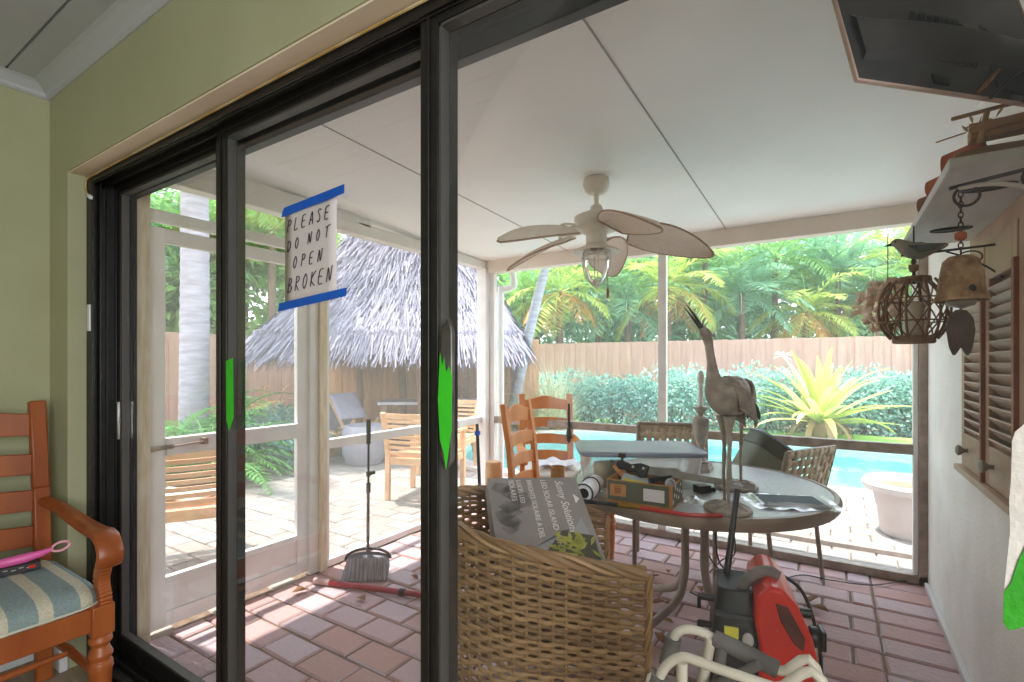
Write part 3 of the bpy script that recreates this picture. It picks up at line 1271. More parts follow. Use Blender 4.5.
m = MB().lathe([(.058, -.378), (.07, -.42), (.068, -.47), (.05, -.53), (.02, -.565), (0, -.57)], 20, cap=False)
m.build('lamp_glass', glassy('lamp jar glass', veil=.05, gloss=1, rough=.05, veilcol=(.95, .92, .82, 1)), r)
m = MB()
for q in range(6):
    a = 2 * PI * q / 6
    m.tube(curve([(.074 * math.cos(a), .074 * math.sin(a), -.385), (.08 * math.cos(a), .08 * math.sin(a), -.45), (.058 * math.cos(a), .058 * math.sin(a), -.53), (.004 * math.cos(a), .004 * math.sin(a), -.582)], 5), .003, 6)
m.tube([(.078 * math.cos(a), .078 * math.sin(a), -.42) for a in (2 * PI * q / 24 for q in range(24))], .003, 6, closed=True)
m.build('lamp_cage', fan_white, r)
MB().lathe([(.006, -.385), (.014, -.395), (.016, -.405), (.010, -.412), (0, -.413)], 12).build('bulb', candle, r)
m = MB()
m.tube([(.05, .03, -.35), (.052, .032, -.58)], .0012, 5)
m.lathe([(.002, -.58), (.008, -.60), (.007, -.635), (.002, -.64)], 8, T(.052, .032, 0))
m.build('pull_chain', mat('wooden pull', '#8c4a2c', rough=.5), r)
for q in range(5):
    a0 = TH + math.radians(-75 + 72 * q)
    M = R(a0, 'Z') @ T(0, 0, -.275)
    m = MB(M)
    m.bar((.09, 0, 0), (.17, 0, -.004), .03, .008)
    m.tube([(.155 + .04 * (1 - math.cos(t)), .034 * math.sin(t), -.005) for t in (2 * PI * i / 16 for i in range(16))], .006, 6, closed=True)
    ir = m.build('blade_iron', fan_white, r)
    m = MB(M)
    rows = []
    n1 = 20
    outline = []
    for i in range(n1 + 1):
        t = i / n1
        x = .17 + .445 * t
        hw = .112 * (math.sin(PI * min(1, (t * .93 + .07)) ** .8) ** .62) + .002
        if t > .97:
            hw = .012
        z = -.01 - .115 * t ** 1.7
        row = []
        for k in range(-5, 6):
            f_ = k / 5
            row.append((x, hw * f_, z - .018 * f_ * f_ - .045 * f_ * hw / .11))
        rows.append(row)
        outline.append((row[0], row[-1]))
    m.grid(rows)
    bl = m.build('fan_blade', fan_leaf, r, solid=.005)
    # woven ribs and rim belong to the blade
    m = MB(M)
    m.tube([p[0] for p in outline] + [p[1] for p in outline[::-1]], .005, 6, closed=True)
    m.build('blade_rim', fan_rim, bl)
    m = MB(M)
    for i in range(1, n1):
        for k in range(0, 10):
            p = V(rows[i][k])
            q_ = V(rows[min(i + 1, n1)][k + 1])
            for dz in (.0035, -.0035):
                m.bar(p + V((0, 0, dz)), q_ + V((0, 0, dz)), .006, .002)
    m.build('blade_weave', mat('blade cane', '#efe3d6', rough=.7) if q == 0 else bpy.data.materials['blade cane'], bl)

# ================================================================ television under the patio roof
c0 = at(857, 80, 1.06)
ux = V((.7071, .7071, 0))
tl = math.radians(15)
nb = V((-.7071, .7071, 0))
uz = (V((0, 0, 1)) * math.cos(tl) + nb * math.sin(tl)).normalized()
uy = uz.cross(ux)
M = Matrix((ux, uy, uz)).transposed().to_4x4()
M.translation = c0
r = thing('television', 'dusty black flat television slung under the patio roof above the shelf', 'television')
r.matrix_world = M
TW, TH_ = .585, .36
m = MB()
m.b2((.006, .0, .006), (TW - .006, .008, TH_ - .006))
m.build('back_shell', tv_back, r, bevel=.002)
m = MB()
m.b2((0, -.002, 0), (TW, .008, .006))
m.b2((0, -.002, TH_ - .006), (TW, .008, TH_))
m.b2((0, -.002, .006), (.006, .008, TH_ - .006))
m.b2((TW - .006, -.002, .006), (TW, .008, TH_ - .006))
m.build('bezel', tv_edge, r, bevel=.002)
for z, xa_, xb_ in ((.085, .14, .36), (.20, .20, .34)):
    m = MB()
    x = xa_
    while x < xb_:
        m.bar((x, -.002, z), (x + .012, -.002, z + .022), .0035, .002)
        x += .0085
    m.build('vent_slots', rub, r)
m = MB()
rows = []
for i in range(13):
    t = i / 12
    x = .03 + t * .53
    rows.append([(x, .002, .055 + .05 * t), (x, -.012, .065 + .055 * math.sin(t * 2)), (x, -.012, .16 + .03 * math.sin(t * 2.5)), (x, .002, .185 + .02 * t)])
m.grid(rows)
m.build('back_bulge', mat('dusty shell bulge', '#3a3c3f', '#504f50', .35, scale=4), r)
MB().b2((.21, -.004, .02), (.25, -.001, .045)).build('cable_outlet', rub, r)
MB().b2((.40, -.004, .03), (.54, -.001, .10)).build('connector_bay', rub, r)
m = MB()
m.bar((.33, -.008, .012), (.40, -.008, .075), .018, .004)
m.build('cable_label', card, r)
m = MB()
m.bar((.3, .02, TH_ - .01), (.3, .02, TH_ + .06), .05, .04)
m.build('ceiling_bracket', black_pl, r)
m = MB()
m.tube([(.36, -.004, .0), (.43, -.018, .06), (.56, -.016, .13), (.60, -.01, .2)], .004, 6)
m.build('cable', black_pl, r)

# ================================================================ right wall: shelf, pots, bench, shutters
WX = PX1
SZ = 1.30 + .474
r = thing('wall_shelf', 'long white board shelf on the stucco wall above the shutters', 'shelf', (WX, 2.09, SZ))
m = MB()
m.b2((-.231, -.49, 0), (0, .49, .026))
m.build('shelf_board', mat('grey white shelf paint', '#d6d6d4', '#c3c2c0', .55, scale=7, stretch=(2, .6, 2), bump=.1), r, bevel=.003)
m = MB()
m.b2((-.024, -.49, -.06), (0, .49, 0))
m.build('wall_batten', shutter_m, r, bevel=.003)
for y in (-.28, .22):
    m = MB()
    m.tube([(-.12 + .055 * math.cos(a), y + .03 * math.sin(a), -.002) for a in (2 * PI * q / 18 for q in range(18))], .004, 6, closed=True)
    m.b2((-.17, y - .008, -.005), (-.07, y + .008, -.001))
    m.build('knot_ring', iron, r)


def clay_pot(name, label, loc, rot, s, mt=terra):
    o = thing(name, label, 'pot', loc, rot=rot)
    m = MB().lathe([(.034 * s, 0), (.046 * s, .06 * s), (.05 * s, .072 * s), (.056 * s, .074 * s), (.057 * s, .095 * s), (.05 * s, .097 * s), (.044 * s, .07 * s), (.03 * s, .008 * s)], 20)
    m.build('pot_wall', mt, o)
    MB().lathe([(.043 * s, .062 * s), (.02 * s, .07 * s), (0, .07 * s)], 16).build('soil', soil, o)
    return o


zt_ = SZ + .0265
clay_pot('flower_pot', 'terracotta pot lying on the end of the shelf nearest the sticks', (WX - .208, 1.83, zt_ + .0505), (PI / 2, 0, 1.2), .88)
clay_pot('flower_pot', 'smaller terracotta pot lying behind the first on the shelf edge', (WX - .215, 2.02, zt_ + .044), (PI / 2, 0, 1.0), .76)
clay_pot('flower_pot', 'dark rimmed terracotta pot at the far end of the shelf', (WX - .215, 2.22, zt_ + .044), (PI / 2, 0, 1.1), .76, mat('grey terracotta', '#8f5a44', '#74625a', .8, scale=8))
# little stick bench on a log
r = thing('driftwood_log', 'split grey log lying along the near end of the shelf', 'log', (WX - .105, 1.70, zt_))
m = MB()
m.tube([(-.10, .0, .022), (-.04, -.005, .024), (.09, .003, .023)], [.019, .021, .022], 12)
m.build('wood', stickm, r)
r = thing('twig_bench', 'small rustic bench made of driftwood sticks standing on the shelf', 'ornament', (WX - .10, 1.655, zt_ + .044))
for nm, a, b, w_, h_ in (('bench_seat', (-.085, .0, .018), (.10, -.01, .02), .045, .028), ('arm_stick', (-.12, -.01, .066), (.06, -.035, .072), .010, .009),
                         ('arm_stick', (-.07, .03, .052), (.06, .02, .06), .009, .008), ('back_post', (.02, .03, .02), (.075, .0, .076), .022, .014),
                         ('front_post', (-.07, -.03, -.01), (-.055, -.02, .066), .016, .011), ('seat_slat', (-.09, -.028, .028), (.10, -.035, .03), .014, .02)):
    MB().bar(a, b, w_, h_).build(nm, stickm, r, bevel=.003)
m = MB()
for q in range(26):
    p = V((-.085 + rnd.uniform(-.01, .05), rnd.uniform(-.03, .02), .03 + rnd.uniform(-.005, .02)))
    m.leaf(p, V((rnd.uniform(-1, 1), rnd.uniform(-1, 1), rnd.uniform(-.2, .6))), V((0, 0, 1)), rnd.uniform(.015, .04), .008)
m.tube([(-.09, 0, .03), (-.15, -.02, .012)], .002, 5)
m.build('dry_moss', lf_dry, r)

# scroll bracket, chain, bell with tail
BY = 1.50
r = thing('scroll_bracket', 'black iron scroll bracket fixed to the wall below the shelf holding the clay bell', 'bracket', (WX, BY, 1.30))
m = MB()
m.bar((0, 0, .435), (-.245, 0, .40), .012, .006)
m.bar((-.003, 0, .47), (-.003, 0, .24), .014, .006)
m.build('arm_bar', iron, r)
m = MB()
m.tube(curve([(-.23, 0, .398), (-.16, 0, .395), (-.09, 0, .36), (-.03, 0, .30), (-.005, 0, .25)], 8), .0055, 8)
m.build('arch_strut', mat('pale iron strut', '#cfcac4', rough=.4, metal=.3), r)
for c_, rr in (((-.105, 0, .40), .020), ((-.062, 0, .385), .030), ((-.215, 0, .378), .022)):
    m = MB()
    m.tube([(c_[0] + rr * math.cos(a), 0, c_[2] + rr * math.sin(a)) for a in (2 * PI * q / 20 for q in range(20))], .003, 6, closed=True)
    m.build('scroll', iron, r)
bx, bz_ = WX - .225, 1.30
CH = ld(0, 0, 0)
r = thing('hanging_bell', 'mottled clay bell with dark fish tail clapper hanging on a rusty chain', 'wind bell', (bx, BY, 1.337))
m = MB()
z = .352
k = 0
while z > .215:
    a = (k % 2) * PI / 2
    m.tube([(.004 * math.cos(t) * math.cos(a), .004 * math.cos(t) * math.sin(a), z - .006 + .0075 * math.sin(t)) for t in (2 * PI * q / 10 for q in range(10))], .0015, 5, closed=True)
    z -= .0115
    k += 1
m.build('chain', rust, r)
MB().lathe([(.006, .262), (.011, .258), (.011, .246), (.006, .242)], 10).build('clay_bead', terra, r)
m = MB().lathe([(.004, .208), (.022, .206), (.033, .195), (.038, .165), (.043, .125), (.050, .105), (.046, .105), (.036, .15), (.028, .19)], 24, cap=False)
bb = m.build('bell', clay, r)
for p, s_ in (((-.032, -.022, .155), .008), ((-.034, -.018, .14), .006), ((-.026, -.032, .165), .006), ((.0, -.046, .118), .009)):
    m = MB()
    m.ball(p, (s_, s_ * .6, s_), 8, 6)
    m.build('bell_relief', clay, bb)
m = MB()
m.ball((.012, -.039, .128), (.008, .004, .009), 8, 6)
m.build('bell_hole', rub, bb)
m = MB()
m.tube([(0, 0, .205), (0, 0, .07)], .0025, 6)
m.lathe([(.018, .112), (.028, .105), (.024, .095), (.006, .09)], 14)
m.build('clapper_stem', metal_grey, r)
m = MB()
m.prism([(-.012, .085), (.012, .085), (.030, .068), (.036, .04), (.028, .0), (.018, -.018), (.0, .004), (-.018, -.018), (-.028, .0), (-.036, .04), (-.030, .068)], .008, R(TH + .15, 'Z') @ R(PI / 2, 'X'))
m.build('fish_tail', dark_clay, r, bevel=.002)

# bird bracket, lantern, shells
BY2 = 2.19
r = thing('bird_bracket', 'wire wall bracket with a painted grey bird perched at its tip', 'bracket', (WX, BY2, 1.425))
m = MB()
m.tube([(0, 0, .26), (-.11, 0, .255), (-.27, 0, .25)], .004, 6)
m.tube(curve([(-.01, 0, .15), (-.05, 0, .19), (-.10, 0, .225), (-.15, 0, .25)], 6), .003, 6)
m.tube([(-.09 + .03 * math.cos(a), 0, .225 + .02 * math.sin(a)) for a in (2 * PI * q / 16 for q in range(16))], .0025, 6, closed=True)
m.tube([(-.235, 0, .25), (-.235, 0, .348)], .0025, 6)
m.build('wire_arm', iron, r)
m = MB(T(-.235, 0, .262))
p = [(-.062, .03), (-.05, .033), (-.035, .026), (-.01, .006), (.02, 0), (.05, .004), (.09, .012)]
rr = [.006, .017, .019, .028, .030, .018, .005]
m.tube(curve([(x, 0, z) for x, z in p], 3), [rr[i // 3] + (rr[min(i // 3 + 1, 6)] - rr[i // 3]) * (i % 3) / 3 for i in range(19)], 12, flat=.75)
bd = m.build('bird', bird_m, r, label='grey and white painted bird')
m = MB(T(-.235, 0, .262))
m.tube([(-.062, 0, .03), (-.082, 0, .026)], [.006, .001], 8)
m.build('beak', rub, bd)
for sy in (-1, 1):
    m = MB(T(-.235, 0, .262))
    m.prism([(-.02, .018), (.03, .014), (.085, .012), (.05, -.006), (.01, -.012)], .006, T(0, sy * .024, 0) @ R(PI / 2, 'X'))
    m.build('wing', mat('slate wing', '#67757c', '#4f5a60', .6, scale=40) if sy < 0 else bpy.data.materials['slate wing'], bd, bevel=.002)
    m = MB(T(-.235, 0, .262))
    m.ball((-.052, sy * .0135, .036), .003, 6, 5)
    m.build('eye', rub, bd)

LX, LZ = WX - .235, 1.475
r = thing('rattan_lantern', 'round open rattan lantern hanging under the painted bird', 'lantern', (LX, BY2, LZ))
m = MB()
for sx in (-1, 1):
    m.tube([(0, 0, .196), (sx * .006, 0, .17)], .003, 6)
m.tube([(0, 0, .18), (0, 0, .10)], .005, 6)
m.build('hanger', rust, r)
m = MB()
m.lathe([(.013, .165), (.015, .16), (.013, .145), (.005, .14)], 10)
m.build('hanger_cap', log_m, r)
m = MB()
m.lathe([(.03, .125), (.048, .122), (.05, .108), (.048, .105)], 18)
m.build('top_plate', log_m, r)
m = MB()
m.lathe([(.056, -.105), (.060, -.10), (.060, -.08), (.056, -.078)], 20)
m.build('base_plate', log_m, r)
def sph(a, t):
    rr_ = .05 + .048 * math.sin(PI * (t * .94 + .03)) ** .55
    return V((rr_ * math.cos(a), rr_ * math.sin(a), -.09 + .20 * t))
m = MB()
for q in range(10):
    a = 2 * PI * q / 10
    m.tube([sph(a, t / 10) for t in range(11)], .0042, 6)
    for sgn in (-1, 1):
        m.tube([sph(a + sgn * .63 * t / 12 * 2, t / 12) for t in range(13)], .0026, 5)
for t in (.3, .68):
    m.tube([sph(2 * PI * q / 30, t) for q in range(30)], .003, 5, closed=True)
m.build('rattan_cage', rattan, r)
MB().lathe([(.028, -.078), (.028, .03), (.024, .036), (0, .036)], 14).build('pillar_candle', candle, r)

r = thing('hanging_shells', 'hanging bunch of pink and cream sea shells beside the rattan lantern', 'shell garland', (at(882, 306, 2.15)))
m = MB()
m.tube([(.02, 0, .10), (.02, 0, .33)], .0018, 5)
m.build('string', rust, r)
for q in range(95):
    a = rnd.uniform(0, 2 * PI)
    h_ = rnd.uniform(-.10, .10)
    rad = .092 * math.sqrt(max(.05, 1 - (h_ / .12) ** 2)) * rnd.uniform(.45, 1)
    p = V((rad * math.cos(a), rad * math.sin(a), h_))
    M = T(*p) @ R(rnd.uniform(0, 6), 'Z') @ R(rnd.uniform(-1.2, 1.2), 'X')
    s_ = rnd.uniform(.026, .040)
    m = MB(M)
    if q % 2:
        rows = []
        for i in range(6):
            f_ = i / 5
            rows.append([(s_ * f_ * math.cos(b_), s_ * f_ * math.sin(b_), s_ * (.5 - .5 * f_ * f_) * .9) for b_ in (-1.2 + 2.4 * k_ / 8 for k_ in range(9))])
        m.grid(rows)
    else:
        m.lathe([(.001, s_), (s_ * .25, s_ * .4), (s_ * .5, 0), (s_ * .3, -s_ * .4), (.001, -s_ * .7)], 8, cap=False)
    m.build('shell', shell_m, r)

# shutters
r = thing('window_shutter', 'pair of taupe louvered shutters with knobs on the stucco wall', 'shutter', (WX, 0, 0))
def shutter(ya, yb_, za, zb_, nm):
    m = MB()
    s_ = .045
    m.b2((-.03, ya, za), (-.002, ya + s_, zb_))
    m.b2((-.03, yb_ - s_, za), (-.002, yb_, zb_))
    m.b2((-.03, ya + s_, zb_ - .13), (-.002, yb_ - s_, zb_))
    m.b2((-.03, ya + s_, za), (-.002, yb_ - s_, za + .13))
    o = m.build(nm, shutter_m, r, bevel=.003)
    m = MB()
    z = za + .14
    while z < zb_ - .14:
        m.box((-.016, (ya + yb_) / 2, z), (.006, yb_ - ya - 2 * s_, .042), R(-.75, 'Y'))
        z += .036
    m.build('louvers', shutter_m, o)
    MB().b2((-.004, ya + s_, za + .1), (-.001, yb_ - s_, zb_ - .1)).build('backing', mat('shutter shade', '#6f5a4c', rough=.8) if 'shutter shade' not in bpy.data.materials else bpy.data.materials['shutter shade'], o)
    return o
ZA, ZB = .895, 1.712
for (ya, yb_), ky in (((2.335, 2.69), 2.58), ((1.965, 2.315), 2.21), ((1.60, 1.945), 1.75)):
    o = shutter(ya, yb_, ZA, ZB, 'shutter_leaf')
    m = MB().lathe([(.008, 0), (.008, .012), (.019, .022), (.021, .03), (.012, .036), (0, .037)], 14, T(-.03, ky, ZA + .07) @ R(-PI / 2, 'Y'))
    m.build('knob', metal_grey, o)
for y in (2.325, 1.955):
    MB().b2((-.042, y - .012, ZA), (-.002, y + .012, ZB - .11)).build('hinge_stile', shutter_red, r, bevel=.002)
MB().b2((-.05, 1.58, ZA - .025), (0, 2.72, ZA - .002)).build('sill_ledge', shutter_m, r, bevel=.003)

# ================================================================ patio table
tc_ = ld(.905, 2.48, 0)
TZ = .72
r = thing('patio_table', 'round taupe patio table with a speckled glass top covered in odds and ends', 'table', (tc_.x, tc_.y, 0), .25)
RT = .61
m = MB().lathe([(RT - .03, TZ - .012), (RT - .03, TZ - .05), (RT - .012, TZ - .055), (RT, TZ - .04), (RT + .002, TZ - .015), (RT - .008, TZ - .002), (RT - .025, TZ), (RT - .03, TZ - .012)], 64, cap=False)
m.build('table_rim', taupe_metal, r)
MB().lathe([(0, TZ - .014), (RT - .028, TZ - .014), (RT - .028, TZ - .005), (0, TZ - .005)], 64, cap=False).build('glass_top', table_glass, r)
for q in range(4):
    a = PI / 4 + q * PI / 2
    ca, sa = math.cos(a), math.sin(a)
    m = MB()
    m.tube(curve([(.5 * ca, .5 * sa, TZ - .035), (.16 * ca, .16 * sa, TZ - .05), (.07 * ca, .07 * sa, TZ - .10), (.065 * ca, .065 * sa, .42), (.07 * ca, .07 * sa, .26), (.14 * ca, .14 * sa, .14), (.44 * ca, .44 * sa, .019)], 7), .019, 10)
    m.build('leg', taupe_metal, r)
TT = TZ - .0045   # table surface

# cranes
def crane(name, label, base, face, head_up=True, s=1.0):
    """metal garden crane; local +x is where it looks"""
    r = thing(name, label, 'statue', base, face)
    m = MB()
    rows = []
    for k in range(5):
        rows.append([(.0, .0, 0)] * 1)
    m = MB().lathe([(.088, 0), (.098, .006), (.096, .016), (.075, .026), (.04, .034), (0, .036)], 22)
    for q in range(8):
        a = q * .8
        m.tube(curve([(.02 * math.cos(a), .02 * math.sin(a), .032), (.05 * math.cos(a + .2), .05 * math.sin(a + .2), .032), (.085 * math.cos(a + .1), .085 * math.sin(a + .1), .018)], 4), .006, 6)
    m.build('base', crane_m, r)
    for sy, dx in ((-1, .0), (1, .022)):
        m = MB()
        m.tube(curve([(dx - .008, sy * .020, .03), (dx + .0, sy * .021, .14), (dx - .006, sy * .022, .235), (dx - .002, sy * .024, .31), (dx - .0, sy * .028, .385)], 5),
               [.006, .0062, .0065, .0068, .007, .007, .0072, .0075, .0085, .0105, .0085, .0075, .0075, .008, .009, .010, .013, .017, .021, .024, .026], 10)
        for a in (-.5, 0, .5):
            m.tube([(dx - .008, sy * .020, .036), (dx + .05 * math.cos(a), sy * .020 + .05 * math.sin(a), .030)], [.005, .003], 6)
        m.build('leg', crane_m, r)
    # body, neck and head: one skin of rings
    if head_up:
        spine = [(-.135, 0, .405, .006, .008), (-.115, 0, .418, .026, .03), (-.08, 0, .437, .048, .056), (-.03, 0, .455, .064, .078), (.02, 0, .47, .066, .082), (.058, 0, .49, .054, .066),
                 (.080, 0, .520, .036, .040), (.088, 0, .555, .025, .027), (.096, 0, .60, .0185, .020), (.106, 0, .645, .0165, .0175), (.114, 0, .680, .018, .0185), (.125, 0, .705, .022, .022), (.141, 0, .723, .020, .0195), (.158, 0, .739, .012, .011)]
    else:
        spine = [(-.135, 0, .395, .006, .008), (-.115, 0, .41, .026, .03), (-.08, 0, .43, .046, .054), (-.03, 0, .445, .06, .072), (.02, 0, .455, .062, .076), (.058, 0, .46, .05, .06),
                 (.085, 0, .45, .034, .04), (.105, 0, .42, .024, .026), (.118, 0, .37, .018, .019), (.128, 0, .31, .016, .017), (.14, 0, .262, .017, .018), (.152, 0, .235, .021, .021), (.165, 0, .215, .018, .018), (.176, 0, .198, .011, .010)]
    pts = curve([p[:3] for p in spine], 4)
    rad = curve([(p[3], p[4], 0) for p in spine], 4)
    rows = []
    for i, p in enumerate(pts):
        t = (pts[min(i + 1, len(pts) - 1)] - pts[max(i - 1, 0)]).normalized()
        sd = V((0, 1, 0))
        up = t.cross(sd)
        rows.append([p + sd * (math.cos(a) * rad[i].x) + up * (math.sin(a) * rad[i].y) for a in (2 * PI * k_ / 18 for k_ in range(18))])
    m = MB()
    m.grid(rows, closed=True)
    m.face(list(range(18)))
    body = m.build('body', crane_m, r, angle=80)
    # wings with feather ridges, tail plume, beak, eyes
    for sy in (-1, 1):
        m = MB()
        for q in range(7):
            z0_ = .50 - q * .014
            m.tube(curve([(.035 - q * .004, sy * (.052 + .006 * min(q, 3)), z0_ + .01), (-.03, sy * (.064 + .003 * min(q, 3)), z0_ - .012), (-.10 - .004 * q, sy * .045, z0_ - .055), (-.14, sy * .02, z0_ - .085)], 4), [.008, .009, .010, .010, .010, .010, .009, .009, .008, .008, .007, .005, .003], 7, flat=.7)
        m.build('wing', crane_m, body)
        m = MB()
        h_ = V(spine[-2][:3])
        m.ball(h_ + V((-.004, sy * .0185, .004)), .0035, 8, 6)
        m.build('eye', crane_dark, body)
    m = MB()
    for q in range(5):
        a = (q - 2) * .011
        m.tube(curve([(-.09, a, .435), (-.125, a * 1.3, .425), (-.145, a * 1.6, .395), (-.150, a * 1.8, .365)], 4), [.012, .014, .015, .015, .015, .014, .013, .012, .011, .010, .008, .005, .002], 7, flat=.6)
    m.build('tail', crane_dark, body, label='dark drooping tail plume')
    e0, e1 = V(spine[-1][:3]), (V(spine[-1][:3]) - V(spine[-2][:3])).normalized()
    m = MB()
    side = V((0, 1, 0)).cross(e1)
    for sg in (1, -1):
        m.tube([e0 - e1 * .008 + side * .003 * sg, e0 + e1 * .04 + side * .007 * sg, e0 + e1 * .118 + side * .0085 * sg * (1.3 if sg > 0 else .7)], [.0085, .0055, .0012], 8)
    if head_up:
        m.build('beak', crane_dark, body, label='open dark beak')
    else:
        m.build('beak', crane_m, body)
    if s != 1:
        r.scale = (s * .88, s, s)
    return r


b1 = ld(.856, 1.99, TT)
crane('garden_crane', 'tall metal crane statue with its beak pointing up on the table edge', b1, TH + PI + .40, True, .985)
b2_ = ld(1.055, 2.36, TT)
crane('garden_crane', 'second metal crane statue with lowered head standing behind the tall one', b2_, TH + PI / 2 - .15, False, 1.0)

# candlestick
cp_ = ld(1.04, 2.76, TT)
r = thing('candlestick', 'aged pewter candlestick holding a white taper candle on the table', 'candlestick', cp_)
m = MB()
m.box((0, 0, .012), (.115, .115, .024))
m.box((0, 0, .032), (.10, .10, .018))
m.lathe([(.045, .04), (.048, .05), (.03, .06), (.02, .08), (.018, .10), (.028, .115), (.018, .13), (.024, .15), (.040, .21), (.046, .27), (.044, .285), (.018, .30), (.016, .31), (.034, .335), (.04, .35), (.03, .352)], 20)
m.build('stick', mat('antique cream pewter', '#948b80', '#b9afa2', .5, scale=16, bump=.15), r, bevel=.003)
MB().lathe([(.0125, .345), (.012, .52), (.004, .528), (0, .529)], 12).build('candle', candle, r)
m = MB()
m.lathe([(.012, .475), (.018, .482), (.020, .51), (.014, .54), (.005, .548)], 12)
m.build('wax_shield', candle, r)

# storage tote
o_ = ld(.625, 2.50, TT)
r = thing('storage_tote', 'translucent plastic storage tote with a grey lid at the back of the table', 'tote', o_, TH - .06)
def rrect(w_, d_, rr, n_=6):
    out = []
    for cx_, cy_, a0 in ((w_ / 2 - rr, d_ / 2 - rr, 0), (-w_ / 2 + rr, d_ / 2 - rr, PI / 2), (-w_ / 2 + rr, -d_ / 2 + rr, PI), (w_ / 2 - rr, -d_ / 2 + rr, 1.5 * PI)):
        out += [(cx_ + rr * math.cos(a0 + PI / 2 * i / n_), cy_ + rr * math.sin(a0 + PI / 2 * i / n_)) for i in range(n_ + 1)]
    return out
m = MB()
m.grid([[(x, y, z) for x, y in rrect(w_, d_, .06)] for w_, d_, z in ((.50, .29, .0), (.53, .32, .012), (.56, .345, .15), (.575, .36, .152), (.575, .36, .16))], closed=True)
m.face(list(range(28)))
m.build('tub', clear_pl, r, angle=50)
m = MB()
m.grid([[(x, y, z) for x, y in rrect(w_, d_, .06)] for w_, d_, z in ((.59, .375, .152), (.60, .385, .158), (.60, .385, .170), (.585, .37, .175), (.50, .29, .172), (.3, .16, .172))], closed=True)
m.face(list(range(5 * 28, 6 * 28)))
m.build('lid', lid_grey, r)
m = MB()
m.box((-.12, .02, .05), (.16, .12, .08), R(.3, 'Z'))
m.box((.10, -.04, .04), (.20, .10, .06), R(-.2, 'Z'))
m.build('stored_goods', mat('vague stored goods', '#c9b08e', '#b7a06e', .8, scale=20), r, bevel=.01)

# cardboard box with tools
o_ = ld(.60, 2.15, TT)
A_ = ld(.402, 2.13, 0)
B_ = ld(.636, 1.99, 0)
ang = math.atan2((B_ - A_).y, (B_ - A_).x)
BW = (B_ - A_).length
nrm = V((-(B_ - A_).y, (B_ - A_).x, 0)).normalized()
BD = .19
cen = (A_ + B_) / 2 + nrm * BD / 2
r = thing('cardboard_box', 'open low cardboard box of hand tools with green printed front on the table', 'box', (cen.x, cen.y, TT), ang)
BH = .098
m = MB()
t_ = .005
m.b2((-BW / 2, -BD / 2, 0), (BW / 2, BD / 2, t_))
for lo, hi in (((-BW / 2, -BD / 2, t_), (BW / 2, -BD / 2 + t_, BH)), ((-BW / 2, BD / 2 - t_, t_), (BW / 2, BD / 2, BH)), ((-BW / 2, -BD / 2 + t_, t_), (-BW / 2 + t_, BD / 2 - t_, BH)), ((BW / 2 - t_, -BD / 2 + t_, t_), (BW / 2, BD / 2 - t_, BH))):
    m.b2(lo, hi)
m.build('tray', card, r, bevel=.001)
e = .0008
MB().b2((-BW / 2 + .006, -BD / 2 - e, .012), (BW / 2 - .012, -BD / 2, BH - .004)).build('front_print', card_green, r)
MB().b2((-BW / 2 + .016, -BD / 2 - 2 * e, .03), (-BW / 2 + .085, -BD / 2 - e, .08)).build('orange_panel', card_orange, r)
m = MB()
for q in range(4):
    m.b2((-BW / 2 + .036 + q * .007, -BD / 2 - 3 * e, .042), (-BW / 2 + .041 + q * .007, -BD / 2 - 2 * e, .066))
m.b2((-BW / 2 + .03, -BD / 2 - 3 * e, .070), (-BW / 2 + .07, -BD / 2 - 2 * e, .073))
m.build('panel_marks', mat('brown print', '#8a5a34', rough=.7), r)
MB().b2((BW / 2 - .115, -BD / 2 - 2 * e, .026), (BW / 2 - .03, -BD / 2 - e, .076)).build('white_label', paper, r)
m = MB()
for q in range(9):
    m.box((BW / 2 + .0006, -BD / 2 + .02 + q * .018, .03 + .012 * (q * 7 % 5)), (.001, .012, .014), R(q, 'X'))
m.build('side_print', paper, r)
MB().b2((BW / 2, -BD / 2 + .01, .008), (BW / 2 + .0006, BD / 2 - .01, BH - .006)).build('side_panel_print', card_green, r)
TB = Matrix.Translation((cen.x, cen.y, TT)) @ R(ang, 'Z')
def onbox(x, y, z):
    return TB @ V((x, y, z))
# tools in the box
r = thing('putty_knife', 'pale yellow striped plastic card leaning in the tool box', 'scraper', onbox(-.05, .0, .07), rot=(.5, .12, ang + .2))
m = MB()
m.prism([(-.06, -.05), (.07, -.04), (.06, .045), (-.05, .05)], .004)
pk = m.build('plate', mat('pale grey plate', '#c3cbcd', '#aeb7bb', .4, scale=9), r)
MB().box((.0, .01, .003), (.09, .012, .001)).build('stripe', yellow, pk)
r = thing('screw_tray', 'small black open tray of rusty screws in the tool box', 'tray', onbox(.07, .0, .075), rot=(.35, -.2, ang + .25))
m = MB()
for lo, hi in (((-.05, -.04, -.01), (.05, -.034, .018)), ((-.05, .034, -.01), (.05, .04, .018)), ((-.05, -.04, -.01), (-.044, .04, .018)), ((.044, -.04, -.01), (.05, .04, .018)), ((-.05, -.04, -.012), (.05, .04, -.008))):
    m.b2(lo, hi)
m.build('tray_wall', dark_pl, r)
m = MB()
for q in range(40):
    p = V((rnd.uniform(-.04, .04), rnd.uniform(-.03, .03), rnd.uniform(-.004, .008)))
    dv = V((rnd.uniform(-1, 1), rnd.uniform(-1, 1), rnd.uniform(-.3, .3))).normalized()
    m.tube([p - dv * .01, p + dv * .01], .0025, 5)
sw = m.build('screws', mat('rusty screws', '#8e5138', '#6c4030', .6, scale=30), r)
sw['kind'] = 'stuff'
r = thing('steel_socket', 'shiny grey socket piece at the corner of the tool box', 'tool', onbox(.115, -.03, .085), rot=(1.0, .3, ang))
